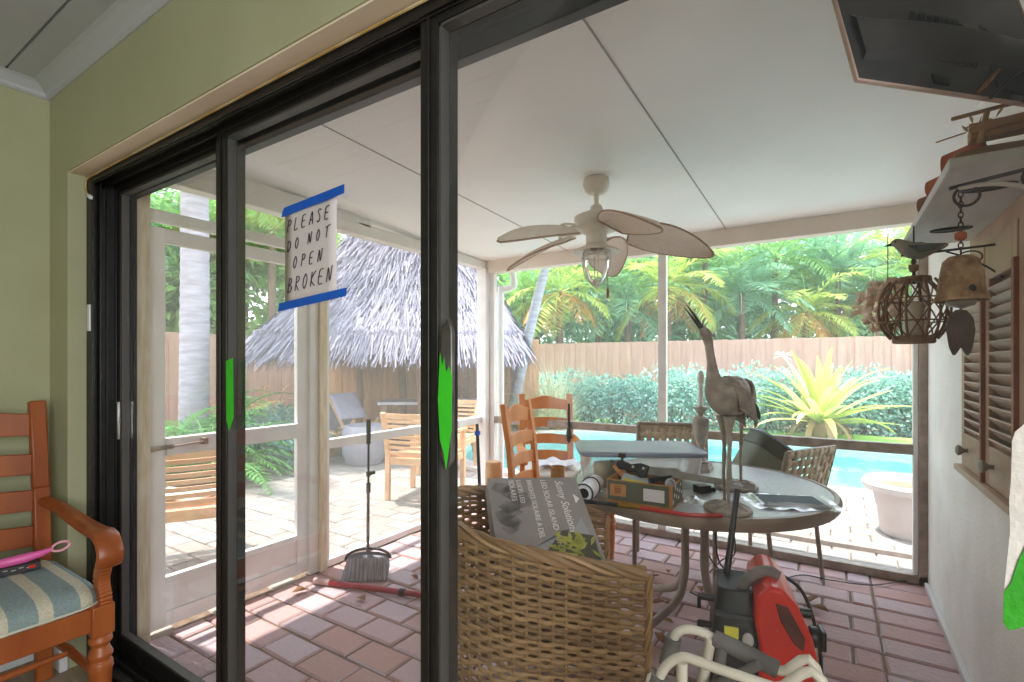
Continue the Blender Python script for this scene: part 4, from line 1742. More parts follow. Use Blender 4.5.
MB().lathe([(.012, -.03), (.014, -.01), (.022, 0), (.022, .03), (.015, .03), (.013, .01)], 14).build('barrel', mat('zinc', '#b9b9c0', rough=.35, metal=.7), r)
r = thing('wood_chisel', 'orange wooden wedge poking from the corner of the tool box', 'tool', onbox(-.10, .045, .08), rot=(.2, .9, ang + .1))
MB().b2((-.07, -.018, -.012), (.05, .018, .012)).build('handle', card_orange, r, bevel=.004)
# hand saw across box and tote
sa, sb = at(652, 476, 2.17), at(757, 490, 2.02)
sa, sb = at(640, 470, 2.2), at(755, 487, 2.03)
ax_ = (sb - sa).normalized()
r = thing('hand_saw', 'hand saw with black grip and long grey blade laid over the tool box', 'saw')
r.location = sa
r.rotation_euler = ax_.to_track_quat('X', 'Z').to_euler()
LS = (sb - sa).length
m = MB()
m.prism([(.02, -.014), (LS, -.012), (LS, .010), (.02, .022)], .0025, R(1.15, 'X'))
m.build('blade', mat('dull steel blade', '#8f8c83', '#79766d', .4, scale=20, metal=.3), r)
m = MB()
m.prism([(.03, -.03), (.04, .022), (.0, .03), (-.04, .018), (-.075, .03), (-.10, .026), (-.108, .008), (-.09, -.012), (-.07, -.006), (-.045, -.02), (-.02, -.012), (.0, -.034)], .026, R(1.25, 'X'))
m.build('grip', black_pl, r, bevel=.006)
m = MB()
for x in (-.03, .015):
    m.lathe([(.005, -.0145), (.006, .0145)], 10, R(1.25, 'X') @ T(x, .008, 0))
m.build('rivet', alu, r)
# small clamp behind box
r = thing('bar_clamp', 'small brown and steel clamp standing behind the tool box', 'clamp', onbox(-.135, .108, 0), ang)
m = MB()
m.tube([(0, 0, 0), (0, 0, .175)], .006, 8)
m.box((0, 0, .165), (.03, .016, .02))
m.box((0, 0, .09), (.024, .014, .05))
m.build('post', rust, r)
m = MB()
m.tube([(-.05, 0, .13), (.035, 0, .13)], .004, 8)
m.lathe([(.01, -.006), (.01, .006)], 10, T(-.05, 0, .13) @ R(PI / 2, 'Y'))
m.build('screw_spindle', metal_grey, r)

# wrapped roll
o_ = onz(588, 500, TT)
p0, p1 = onz(584, 503, TT), onz(598, 490, TT)
ax_ = (p1 - p0).normalized()
r = thing('plastic_roll', 'roll of white sheeting wound with black cord at the table edge', 'roll', (p0.x, p0.y, TT + .041), math.atan2(ax_.y, ax_.x))
m = MB()
m.lathe([(.022, -.005), (.022, .0), (.0385, .0), (.040, .01), (.040, .19), (.022, .19)], 22, R(PI / 2, 'Y'), cap=False)
m.build('sheeting', white_pl, r)
m = MB()
m.tube([(-.004, .039 * math.cos(a), .039 * math.sin(a)) for a in (2 * PI * q / 20 for q in range(20))], .0035, 6, closed=True)
m.tube([(.10 + .02 * math.sin(a), .043 * math.cos(a), .043 * math.sin(a)) for a in (2 * PI * q / 20 for q in range(20))], .003, 6, closed=True)
m.tube(curve([(-.004, .03, .03), (-.03, .06, .01), (.02, .075, -.035), (.1, .07, -.03), (.12, .043, .0)], 6), .003, 6)
m.build('cord', black_pl, r)
MB().lathe([(.0, .002), (.022, .002)], 14, R(PI / 2, 'Y'), cap=False).build('core', rub, r)

# pressure lance on the table edge
r = thing('spray_lance', 'black and red spray lance with brass joint lying along the near table rim', 'spray lance')
z = TT + .012
pts = [onz(u, v, z) for u, v in ((581, 501), (600, 503), (618, 505), (640, 507.5), (655, 510), (690, 515), (722, 515.5))]
MB().tube([pts[0], pts[1], pts[2]], [.010, .008, .008], 8).build('grip', black_pl, r)
MB().tube([pts[2], (pts[2] + pts[3]) / 2, pts[3]], [.010, .012, .009], 10).build('joint', brass, r)
MB().tube(curve([pts[3], pts[4], pts[5], pts[6]], 5), .0085, 8).build('hose', mat('red hose', '#b5392f', rough=.4), r)

# gadget, solar panel, scraps
r = thing('gadget_charger', 'little black charger box beside the tool box on the table', 'charger', onz(702, 492.5, TT), TH + .3)
m = MB()
m.box((0, 0, .018), (.06, .05, .034))
m.box((.045, 0, .012), (.035, .03, .022))
m.tube([(.06, .01, .012), (.08, .02, .006)], .003, 6)
m.build('case', black_pl, r, bevel=.004)
o_ = onz(790, 504, TT)
r = thing('solar_panel', 'dark solar panel wrapped in clear plastic on the table', 'solar panel', (o_.x, o_.y, TT), TH - .18)
m = MB()
m.b2((-.13, -.085, 0.004), (.125, .085, .016))
m.build('panel_frame', mat('grey panel frame', '#9aa0ac', rough=.4, metal=.4), r, bevel=.002)
MB().b2((-.118, -.077, .016), (.115, .077, .0175)).build('cells', solar, r)
m = MB()
rows = []
for i in range(15):
    row = []
    for k in range(11):
        x, y = -.175 + .35 * i / 14, -.12 + .24 * k / 10
        z = .020 + rnd.uniform(0, .006) if abs(x) < .135 and abs(y) < .09 else .003 + rnd.uniform(0, .012)
        row.append((x + rnd.uniform(-.006, .006), y + rnd.uniform(-.006, .006), z))
    rows.append(row)
q = [[m.pt(p) for p in row] for row in rows]
for i in range(14):
    for k in range(10):
        if not (2 <= i <= 11 and 2 <= k <= 7):
            m.face((q[i][k], q[i][k + 1], q[i + 1][k + 1], q[i + 1][k]))
m.build('plastic_wrap', bag_pl, r, angle=20)
r = thing('plastic_bag', 'crumpled clear plastic bag in front of the black charger box', 'bag', onz(692, 502, TT + .001))
m = MB()
rows = []
for i in range(9):
    rows.append([(-.05 + .1 * i / 8, -.05 + .1 * k / 8, rnd.uniform(.0, .035) * math.sin(PI * (i + .5) / 9) * math.sin(PI * (k + .5) / 9)) for k in range(9)])
m.grid(rows)
m.build('film', bag_pl, r, angle=15)

# ================================================================ wicker chair and carton
wc = ld(.105, 1.87, 0)
r = thing('wicker_armchair', 'woven brown wicker tub chair close outside the glass', 'chair', (wc.x, wc.y, 0), TH)
# plan: U shape opening to local +x
half_w, dep = .335, .305
plan = []
def U(t):
    "t 0..1 along the shell from near arm tip round the back to far arm tip"
    Lst = .35
    arc = PI * half_w
    tot = 2 * Lst + arc
    s_ = t * tot
    if s_ < Lst:
        x, y = dep - s_, -half_w
        nx, ny = 0, -1
    elif s_ < Lst + arc:
        a = -PI / 2 - (s_ - Lst) / half_w
        x, y = dep - Lst + half_w * math.cos(a), half_w * math.sin(a)
        nx, ny = math.cos(a), math.sin(a)
    else:
        x, y = dep - Lst + (s_ - Lst - arc), half_w
        nx, ny = 0, 1
    return x, y, nx, ny
def Ht(t):
    b = math.sin(PI * t)
    return .655 + .125 * max(0, b) ** 1.4
NS = 43
def shellpt(t, f, off=0):
    x, y, nx, ny = U(t)
    h = Ht(t)
    z = .03 + (h - .03) * f
    fl = -.03 + .035 * f          # slight flare
    return V((x + nx * (fl + off), y + ny * (fl + off), z))
m = MB()
rows_n = 39
NPT = NS * 4
for k in range(rows_n):
    f = (k + .5) / rows_n
    ph = (k % 2) * PI
    pts = []
    for i in range(NPT + 1):
        t = i / NPT
        pts.append(shellpt(t, f, .0075 * math.sin(2 * PI * t * NS / 2 + ph)) + V((0, 0, rnd.uniform(-.0012, .0012))))
    m.tube(pts, .0078, 6, flat=.85)
m.build('woven_shell', wicker, r, angle=60)
m = MB()
for i in range(NS + 1):
    t = i / NS
    m.tube([shellpt(t, f / 8) for f in range(9)], .006, 6)
m.build('stakes', wicker, r)
m = MB()
for q in range(4):
    ph = q * PI / 2
    pts = []
    for i in range(121):
        t = i / 120
        p = shellpt(t, 1.0)
        x, y, nx, ny = U(t)
        a = ph + t * 34
        pts.append(p + V((nx, ny, 0)) * (.016 * math.cos(a)) + V((0, 0, .013 * math.sin(a) + .006)))
    m.tube(pts, .0095, 7)
for tt in (0, 1):
    for q in range(3):
        m.tube([shellpt(tt, f / 14) + V((.008 + .008 * math.cos(f * 1.6 + q * 2.1), .010 * math.sin(f * 1.6 + q * 2.1), 0)) for f in range(15)], .008, 6)
m.build('braided_rim', wicker_l, r)
m = MB()
rows = []
for i in range(13):
    rows.append([])
seat_z = .36
for k in range(24):
    y = -.29 + .58 * k / 23
    xr = math.sqrt(max(0, .30 ** 2 - y * y)) if True else 0
    m.tube([(-.045 - xr * .98, y, seat_z), (.10, y, seat_z + .004), (.285, y, seat_z)], .012, 6, flat=.6)
for z in (.08, .14, .20, .26, .32):
    m.tube([(.285, -.29, z), (.29, 0, z), (.285, .29, z)], .012, 6)
for y in (-.28, -.14, 0, .14, .28):
    m.tube([(.28, y, 0), (.28, y, .36)], .012, 6)
m.build('woven_seat', wicker, r)

# carton leaning in the chair
c00, c10, c01, c11 = at(487, 478, 1.97), at(572, 477, 2.03), at(497, 545, 1.68), at(598, 562, 1.72)
ex = (c10 - c00)
CW = .36
ex.normalize()
ey = ((c00 - c01) - ex * (c00 - c01).dot(ex))
CHh = .44
ey.normalize()
ez = ex.cross(ey)
M = Matrix((ex, ey, ez)).transposed().to_4x4()
r = thing('light_set_carton', 'grey printed carton of garden lights leaning inside the wicker chair', 'carton')
CW = (c10 - c00).length * 1.04
M.translation = c00 - ey * CHh
r.matrix_world = M
m = MB()
m.b2((0, 0, -.09), (CW, CHh, -.001))
m.build('carton_body', mat('pale carton side', '#a9a5a4', '#979291', .5, scale=8), r, bevel=.002)
MB().b2((.002, .002, -.001), (CW - .002, CHh - .002, .0)).build('front_print', box_grey, r)
m = MB()
m.prism([(CW * .33, CHh * .02), (CW * .95, CHh * .02), (CW * .97, CHh * .30), (CW * .66, CHh * .36)], .0008, T(0, 0, .0006))
m.build('garden_photo', dark_print, r)
m = MB()
m.prism([(CW * .33, .02), (CW * .66, CHh * .36), (CW * .93, CHh * .31), (CW * .90, CHh * .5), (CW * .80, CHh * .38), (CW * .60, CHh * .34), (CW * .35, CHh * .20), (CW * .30, CHh * .1)], .0006, T(0, 0, .0005))
m.build('pale_sweep', box_pale, r)
m = MB()
for q in range(38):
    a = rnd.uniform(0, 2 * PI)
    p = V((CW * rnd.uniform(.55, .92), CHh * rnd.uniform(.05, .30), .0014))
    m.leaf(p, V((math.cos(a), math.sin(a), 0)), V((0, 0, 1)), rnd.uniform(.03, .06), rnd.uniform(.012, .022))
m.build('leaf_print', leaf_print, r)
m = MB()
for q in range(9):
    p = V((CW * (.10 + .22 * rnd.random()), CHh * (.42 + .5 * q / 9), .0006))
    a = rnd.uniform(0, 6)
    m.prism([(.03 * math.cos(a + b_) * (1 + .5 * (b_ % 2)), .035 * math.sin(a + b_)) for b_ in (0, 1.2, 2.4, 3.6, 4.8)], .0006, T(*p))
m.build('faded_picture', mat('faded rock print', '#8b8682', '#75706c', .6, scale=20), r)
m = MB()
for q in range(5):
    m.b2((CW * (.17 + .035 * q), CHh * .03, .0002), (CW * (.185 + .035 * q), CHh * .20, .0009))
m.build('column_print', box_pale, r)
RT_ = R(-PI / 2, 'Z')
for s_, x, y, sz, sh in (('Sunny Solutions', .745, .955, .042, .3), ('LED SOLAR ISLAND LIGHTS', .585, .965, .030, 0), ('BRIGHTS SOLAIRE A DEL', .43, .965, .027, 0), ('LUCES LED', .315, .965, .026, 0), ('SOLARES', .23, .965, .029, 0)):
    text_mesh('lettering', s_, sz, white_ink, r, T(CW * (x - .0), CHh * y, .0006) @ RT_, shear=sh)
m = MB().prism([(CW * .90, CHh * .78), (CW * .90, CHh * .66), (CW * .955, CHh * .72)], .0006, T(0, 0, .0006))
m.build('triangle_mark', white_ink, r)

# ================================================================ outdoor ladder-back chairs
p = ld(.15, 2.98, 0)
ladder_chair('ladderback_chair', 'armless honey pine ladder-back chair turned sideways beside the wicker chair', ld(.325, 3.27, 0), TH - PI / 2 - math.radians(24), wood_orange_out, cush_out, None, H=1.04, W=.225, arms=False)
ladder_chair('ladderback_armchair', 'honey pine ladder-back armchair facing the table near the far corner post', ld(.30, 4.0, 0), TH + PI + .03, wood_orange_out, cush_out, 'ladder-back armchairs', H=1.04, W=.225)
# brush hung on the second chair
o_ = at(569, 424, 4.17)
r = thing('black_brush', 'long black handled brush hung on the ladder-back chair post', 'brush', o_)
m = MB()
m.tube([(0, 0, .17), (0, 0, -.02)], [.010, .012], 10)
m.ball((0, 0, -.09), (.024, .02, .07), 12, 8)
m.build('brush_body', black_pl, r)
o_ = ld(.36, 3.93, .505)
r = thing('white_cloth', 'crumpled white cloth lying on the seat near the corner post', 'cloth', o_, TH)
m = MB()
rows = []
for i in range(11):
    rows.append([(-.16 + .32 * i / 10, -.14 + .28 * k / 10, rnd.uniform(.0, .035) + .02 * math.sin(i) * math.cos(k)) for k in range(11)])
m.grid(rows)
m.build('fabric', white_pl, r, sub=1, angle=60)
r = thing('clay_canister', 'tan clay canister on the seat of the sideways chair', 'canister', ld(.30, 3.29, .503))
MB().lathe([(.042, 0), (.046, .01), (.047, .11), (.05, .115), (.05, .125), (.04, .125), (.038, .02)], 18).build('body', card, r)
r = thing('wood_stump', 'peeled log stump stool standing behind the wicker chair', 'stump', ld(-.13, 3.55, 0))
m = MB().lathe([(.075, 0), (.065, .05), (.06, .2), (.062, .45), (.058, .60), (.05, .61), (0, .612)], 16)
m.build('log', teak, r)

# ================================================================ strap chairs and tub
def strap_chair(name, label, loc, rz, lean, group='woven strap patio chairs', HB=.88):
    r = thing(name, label, 'chair', loc, rz, group)
    w_ = .225
    for sx in (-1, 1):
        m = MB()
        m.tube(curve([(sx * w_, .24, 0), (sx * w_, .245, .36), (sx * w_, .22, .41), (sx * w_, 0, .41), (sx * w_, -.20, .41), (sx * w_, -.24, .48), (sx * w_, -.24 - lean, HB)], 6), .013, 8)
        m.build('side_frame', taupe_metal, r)
        m = MB()
        m.tube([(sx * w_, -.20, .41), (sx * w_, -.25, 0)], .013, 8)
        m.build('rear_leg', taupe_metal, r)
    m = MB()
    m.tube([(-w_, -.24 - lean, HB), (w_, -.24 - lean, HB)], .013, 8)
    m.tube([(-w_, .22, .41), (w_, .22, .41)], .013, 8)
    m.build('cross_tube', taupe_metal, r)
    # webbing: over-under straps
    def web(fn, nu, nv, nm):
        m = MB()
        for a in range(nu):
            pts = []
            for i in range(nv * 4 + 1):
                u, v = (a + .5) / nu, i / (nv * 4)
                p, nn = fn(u, v)
                pts.append(p + nn * (.006 * math.sin(PI * (v * nv - .0) + a * PI)))
            for q, q2 in zip(pts, pts[1:]):
                pass
            wv = (fn(.6, .5)[0] - fn(.5, .5)[0]).normalized()
            hw = (fn((a + 1) / nu, .5)[0] - fn(a / nu, .5)[0]).length * .36
            m.grid([[p - wv * hw, p + wv * hw] for p in pts])
        for b_ in range(nv):
            pts = []
            for i in range(nu * 4 + 1):
                u, v = i / (nu * 4), (b_ + .5) / nv
                p, nn = fn(u, v)
                pts.append(p - nn * (.006 * math.sin(PI * (u * nu) + b_ * PI)))
            wv = (fn(.5, .6)[0] - fn(.5, .5)[0]).normalized()
            hw = (fn(.5, (b_ + 1) / nv)[0] - fn(.5, b_ / nv)[0]).length * .36
            m.grid([[p - wv * hw, p + wv * hw] for p in pts])
        return m.build(nm, strap_m, r, solid=.0035)
    web(lambda u, v: (V((-w_ + 2 * w_ * u, -.245 - lean * v - .02 * math.sin(PI * u), .47 + (HB - .46) * v)), V((0, 1, lean)).normalized()), 9, 7, 'back_webbing')
    web(lambda u, v: (V((-w_ + 2 * w_ * u, .22 - .42 * v, .415)), V((0, 0, 1))), 8, 7, 'seat_webbing')
    return r


ca_ = ld(1.02, 3.18, 0)
strap_chair('strap_chair', 'tan webbing patio chair pushed in behind the storage tote', V((ca_.x, ca_.y, 0)), math.atan2(tc_.y - ca_.y, tc_.x - ca_.x) - PI / 2 - .12, .10)
cb_ = ld(1.56, 3.14, 0)
strap_chair('strap_chair', 'tan webbing patio chair holding a tilted olive tub near the pool side screen', cb_, TH + math.radians(28), .08, HB=.81)
# tub on that seat
o_ = ld(1.56, 2.95, .43)
r = thing('plastic_tub', 'olive plastic tub with a dark rim tilted on the strap chair seat', 'tub')
tilt = Matrix.Translation(ld(1.40, 3.10, .50)) @ R(TH, 'Z') @ R(.62, 'Y')
r.matrix_world = tilt
m = MB()
m.grid([[(x * s_, y * s_, z) for x, y in rrect(.26, .24, .07)] for s_, z in ((.80, 0), (.84, .01), (1.0, .30), (.96, .30), (.82, .02))], closed=True)
m.face(list(range(4 * 28, 5 * 28)))
m.build('tub_wall', olive, r, angle=50)
m = MB()
m.grid([[(x * s_, y * s_, z) for x, y in rrect(.26, .24, .07)] for s_, z in ((1.0, .30), (1.06, .30), (1.06, .375), (1.0, .38), (.96, .37), (.96, .30))], closed=True)
m.build('rim_band', olive_dark, r, angle=50)
m = MB()
m.grid([[(x * s_, y * s_, z) for x, y in rrect(.26, .24, .07)] for s_, z in ((1.08, .378), (1.12, .384), (1.10, .392), (.5, .40), (.05, .40))], closed=True)
ld_ = m.build('lid', lid_grey, r)
m = MB()
m.tube(curve([(-.10, -.125, .08), (-.05, -.16, .16), (.04, -.16, .17), (.10, -.125, .10)], 6), .005, 6)
m.build('bail_handle', black_pl, r)
m = MB()
m.tube(curve([(.135, -.02, .37), (.16, .0, .39), (.135, .03, .37)], 5), .008, 6)
m.build('latch', black_pl, r)

# ================================================================ pressure washer, wand, walker
o_ = ld(.80, 1.60, 0)
r = thing('pressure_washer', 'red and black electric pressure washer standing by the patio table', 'pressure washer', (o_.x, o_.y, 0), TH - .35)
m = MB()
sec = [(.02, .125, .13), (.10, .13, .135), (.30, .125, .13), (.45, .115, .12), (.56, .10, .105), (.62, .085, .085)]
m.grid([[(x - .085, y, z) for x, y in rrect(w_ * 1.35, d_ * 2, .03)] for z, w_, d_ in [(s_[0], s_[1], s_[2]) for s_ in sec]], closed=True)
m.face(list(range(28))[::-1])
m.face(list(range(5 * 28, 6 * 28)))
m.build('black_housing', black_pl, r, bevel=.004)
m = MB()
pf = [(-.02, .02), (.15, .02), (.165, .15), (.16, .30), (.145, .42), (.12, .53), (.08, .62), (.04, .665), (.0, .67), (-.035, .63), (-.04, .56), (-.025, .48), (-.03, .40), (-.01, .32), (-.015, .2)]
m.prism(pf, .29, R(PI / 2, 'X'))
m.build('red_cover', red_pl, r, bevel=.012)
m = MB()
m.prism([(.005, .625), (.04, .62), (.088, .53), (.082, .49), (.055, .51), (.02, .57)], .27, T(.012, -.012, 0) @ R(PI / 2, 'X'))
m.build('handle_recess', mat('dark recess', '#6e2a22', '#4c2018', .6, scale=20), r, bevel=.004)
m = MB()
m.tube(curve([(-.075, -.05, .54), (-.065, -.05, .62), (-.03, -.05, .665), (.01, -.05, .68), (.04, -.05, .668)], 6), .019, 12, flat=.9)
m.build('top_grip', mat('grey grip', '#7d7671', '#6b6561', .6, scale=18), r)
m = MB()
m.lathe([(.03, 0), (.032, .012), (.026, .03), (.02, .034)], 16, T(.125, -.06, .50) @ R(PI / 2, 'Y'))
m.box((.16, -.06, .50), (.016, .055, .06))
m.build('control_knob', black_pl, r, bevel=.004)
m = MB()
m.lathe([(.014, 0), (.014, .03), (.008, .034)], 12, T(.10, -.06, .57) @ R(PI / 2, 'Y'))
m.build('outlet_nozzle', black_pl, r)
m = MB()
m.b2((-.125, -.116, .45), (-.082, -.104, .515))
m.build('yellow_label', yellow, r, bevel=.002)
m = MB()
m.ball((-.055, -.112, .475), (.02, .008, .03), 12, 8)
m.build('dial_plate', mat('grey dial', '#b7b4ae', rough=.5), r)
m = MB()
m.b2((-.15, -.118, .545), (-.04, -.098, .556))
for q in range(5):
    m.b2((-.0, -.1475, .10 + q * .028), (.12, -.140, .108 + q * .028))
m.build('grille_bars', dark_pl, r)
for z in (.47, .56):
    m = MB()
    m.bar((-.15, -.03, z), (-.205, -.03, z), .03, .012)
    m.bar((-.20, -.03, z), (-.20, -.03, z - .035), .03, .012)
    m.build('cord_hook', black_pl, r, bevel=.003)
for sy in (-1, 1):
    m = MB().lathe([(.02, -.02), (.085, -.022), (.095, -.012), (.095, .012), (.085, .022), (.02, .02)], 22, T(-.03, sy * .16, .095) @ R(PI / 2, 'X'))
    m.build('wheel', black_pl, r)
m = MB()
m.tube(curve([(.06, .11, .62), (.14, .12, .56), (.185, .12, .42), (.20, .12, .25), (.195, .12, .05), (.12, .14, .012)], 8), .006, 8)
m.build('power_cord', black_pl, r)
r.scale = (.95, 1, .968)
pa, pb = at(738, 484, 1.76), at(723, 604, 1.66)
r = thing('spray_wand', 'black spray wand with grey tip standing upright in the washer holder', 'spray wand', pb)
dv = pa - pb
MB().tube([dv * -.9, dv * .0, dv * .97], [.016, .012, .0095], 12).build('tube', black_pl, r)
m = MB()
m.tube([dv * .955, dv * .985, dv * 1.01], [.012, .019, .008], 12)
m.build('tip', mat('grey spray tip', '#a5a3a8', rough=.45), r)

r = thing('folding_walker', 'folded ivory walking frame with grey foam grips against the glass', 'walking frame', (0, 0, 0))
def wpt(u, v, Y):
    return onY(u, v, Y)
for Y, tag_, pts, grip, hg in ((1.165, 'a', [(655, 700), (664, 668), (672, 642), (680, 631), (694, 630), (712, 637), (740, 651), (780, 671), (822, 688)], ((714, 638), (778, 670)), ((666, 664), (674, 638))),
                               (1.065, 'b', [(648, 702), (658, 680), (668, 664), (682, 657), (697, 661), (716, 668), (740, 676), (776, 688), (830, 704)], None, ((650, 698), (660, 676)))):
    m = MB()
    P3 = [wpt(u, v, Y) for u, v in pts]
    path = [V((P3[0].x - .02, Y, .015))] + P3
    path.append(V((P3[-1].x + .06, Y, .015)))
    m.tube(curve(path, 6), .0098, 10)
    fo = m.build('side_frame', walker_m, r)
    m = MB()
    if grip:
        a, b = wpt(*grip[0], Y), wpt(*grip[1], Y)
        m.tube([a, (a + b) / 2 + V((0, 0, .002)), b], .0175, 12)
    a, b = wpt(*hg[0], Y), wpt(*hg[1], Y)
    m.tube([a, b], .0175, 12)
    m.build('foam_grip', foam, fo)
    m = MB()
    for x in (path[0].x, path[-1].x):
        m.lathe([(.018, 0), (.018, .03), (.014, .035)], 12, T(x, Y, 0))
    m.build('rubber_foot', foam, fo)
for (u, v), dx, mt in (((711, 638), -.05, walker_m), ((722, 646), -.03, foam)):
    a = wpt(u, v, 1.16)
    MB().tube([a, V((a.x + dx * 2.2, 1.15, .05))], .0115, 10).build('inner_leg', mt, r)
a = wpt(682, 662, 1.067)
MB().tube([a, V((a.x - .005, 1.07, .05))], .0115, 10).build('inner_leg', walker_m, r)
a, b = wpt(760, 664, 1.14), wpt(722, 682, 1.14)
MB().tube([a, b, b + (b - a)], .010, 10).build('diagonal_brace', foam, r)

# ================================================================ broom, dustpan, poles, pot, cords
o_ = onz(366, 578, .0)
r = thing('lobby_dustpan', 'grey lobby dustpan with tall pole handle standing by the screen post', 'dustpan', (o_.x, o_.y, 0), TH + .1)
m = MB()
rows = []
for i in range(13):
    a = PI * i / 12
    x = -.135 * math.cos(a)
    hh = .075 + .06 * math.sin(a) ** .6
    rows.append([(x, -.06, .004), (x, -.06 + .0, .012), (x * .98, .05, hh * .75), (x * .94, .07, hh)])
m.grid(rows)
m.build('scoop', bronze, r, solid=.006)
m = MB()
m.tube([(-.135 * math.cos(PI * i / 16), .07, .09 + .065 * math.sin(PI * i / 16)) for i in range(17)], .009, 8)
m.build('rim', dark_pl, r)
m = MB()
for q in range(120):
    x = rnd.uniform(-.11, .11)
    m.tube([(x, -.02 + rnd.uniform(-.01, .02), .125), (x * 1.1 + rnd.uniform(-.01, .01), -.065 + rnd.uniform(-.012, .012), .012)], .0022, 4)
m.build('bristles', bristle, r)
m = MB()
m.tube([(.0, .06, .14), (.0, .075, .55)], .0095, 10)
m.build('pole', mat('mauve steel pole', '#7d6a70', '#6b5b60', .4, scale=20), r)
m = MB()
m.tube([(.0, .075, .54), (.0, .085, .80)], .007, 10)
for z0_, z1_ in ((.50, .56), (.60, .63), (.80, .955)):
    m.tube([(0, .073 + z0_ * .012, z0_), (0, .073 + z1_ * .012, z1_)], .014, 10)
m.tube([(0, .08, .615), (.04, .08, .625)], .012, 8)
m.build('handle_grip', black_pl, r)
p0, p1 = onz(318, 581, .02), onz(445, 598, .02)
r = thing('red_pole', 'red painted broom pole lying on the pavers in front of the dustpan', 'pole', p0)
MB().tube([V((0, 0, 0)), (p1 - p0) / 2, p1 - p0], .0165, 12).build('shaft', red_pole, r)
MB().tube([(p1 - p0) * .66, (p1 - p0) * .70], .021, 10).build('collar', black_pl, r)
MB().tube([(p1 - p0) * -.03, (p1 - p0) * .10], .0185, 10).build('cap', mat('pale pole cap', '#c9a9a4', rough=.5), r)
a, b = at(477, 424, 3.0), ld(-.17, 2.98, .0)
r = thing('thin_pole', 'thin dark pole with a blue clip leaning behind the wicker chair', 'pole', b)
MB().tube([V((0, 0, 0)), a - b], .010, 10).build('shaft', dark_pl, r)
MB().tube([(a - b) * .93, (a - b) * .955], .018, 10).build('clip', blue_tape, r)

r = thing('garden_planter', 'large pale round planter outside the screen by the pool', 'planter', ld(3.04, 3.80, 0))
m = MB().lathe([(.19, 0), (.205, .02), (.225, .20), (.235, .22), (.235, .24), (.255, .33), (.30, .335), (.318, .35), (.322, .385), (.305, .41), (.275, .405), (.25, .34), (.0, .335)], 40, cap=False)
m.build('planter_wall', pot_m, r)
MB().lathe([(.262, .352), (.1, .365), (0, .368)], 24, cap=False).build('soil', soil, r)

def cable(name, label, pts, rad=.004):
    m = MB()
    m.tube(curve(pts, 8), rad, 6)
    return tag(m.build(name, black_pl), label, 'cable')


g = .008
cable('power_cable', 'long dark cable snaking over the pavers from washer to stucco wall', [onz(u, v, g) for u, v in ((742, 588), (770, 584), (800, 575), (830, 580), (870, 585), (905, 581), (924, 583))])
cable('power_cable', 'dark cable looping down from the table onto the pavers', [ld(.93, 2.5, .60), ld(.97, 2.45, .35), onz(742, 590, .1), onz(725, 600, g), onz(700, 596, g), onz(690, 592, g)])
cable('power_cable', 'thin dark cord hanging under the table beside the others', [ld(1.05, 2.7, .62), ld(1.10, 2.72, .4), ld(1.14, 2.7, .2), onz(764, 580, g), onz(770, 590, g)])
cable('power_cable', 'dark cord crossing under the table toward the chair leg', [onz(707, 575, g), onz(722, 560, .1), onz(735, 552, .25), ld(1.2, 2.75, .5), ld(1.22, 2.8, .62)])

# dead leaves on the pavers
lf = MB()
rows = [[(-.03, 0, 0), (-.022, .012, .008), (-.02, 0, .002), (-.022, -.012, .010)], [(0, 0, .006), (0, .02, .018), (.003, 0, .006), (0, -.02, .014)], [(.032, 0, .010), (.03, .008, .018), (.033, 0, .01), (.03, -.008, .014)]]
lf.grid([[(-.035, 0, .004), (-.034, .0, .004), (-.036, 0, .004)], [(-.012, -.02, .018), (-.012, 0, .004), (-.012, .02, .014)], [(.012, -.018, .022), (.012, 0, .008), (.012, .016, .02)], [(.04, 0, .012), (.041, 0, .013), (.042, 0, .012)]])
leaf0 = lf.build('dead_leaf', dead_leaf, solid=.0012)
tag(leaf0, 'curled brown dead leaf lying on the patio pavers', 'leaf', 'dead leaves on the pavers')
for i, (u, v) in enumerate([(655, 577), (662, 590), (668, 572), (672, 606), (658, 604), (701, 590), (705, 596), (812, 602), (640, 598), (655, 618), (668, 622), (648, 590), (886, 577), (820, 610), (300, 592), (436, 614), (415, 578), (362, 600), (660, 640)]):
    o = leaf0 if i == 0 else dup(leaf0)
    o.location = onz(u, v, .004)
    o.rotation_euler = (rnd.uniform(-.2, .2), rnd.uniform(-.2, .2), rnd.uniform(0, 6))
    o.scale = (rnd.uniform(.7, 1.3),) * 3

# ================================================================ garden
def up_of(p):
    return V((0, 0, 1))


def frond(m, base, az, el, L_, droop, nl, lw, ll, rr, hang=.5, ribs=True):
    """one feather frond: an arching rib with leaflets on both sides"""
    d = V((math.cos(az) * math.cos(el), math.sin(az) * math.cos(el), math.sin(el)))
    pts = []
    p = V(base)
    n_ = 12
    st = L_ / n_
    for i in range(n_ + 1):
        pts.append(p.copy())
        d = (d + V((0, 0, -droop / n_ * (.4 + 1.6 * i / n_)))).normalized()
        p = p + d * st
    if ribs:
        m.tube(pts, [.022 * (1 - .85 * i / n_) for i in range(n_ + 1)], 4)
    for k in range(nl):
        t = .12 + .88 * (k + .5) / nl
        f = t * n_
        i = min(int(f), n_ - 1)
        q = pts[i].lerp(pts[i + 1], f - i)
        tg = (pts[i + 1] - pts[i]).normalized()
        sd = tg.cross(V((0, 0, 1)))
        if sd.length < .1:
            sd = V((math.sin(az), -math.cos(az), 0))
        sd.normalize()
        l_ = ll * (math.sin(PI * min(1, t * .85 + .18)) ** .7 + .15) * rr.uniform(.85, 1.1)
        for sg in (-1, 1):
            dr = (sd * sg + tg * .55 + V((0, 0, rr.uniform(-hang, .15)))).normalized()
            m.leaf(q, dr, V((0, 0, 1)), l_, lw)
    return pts


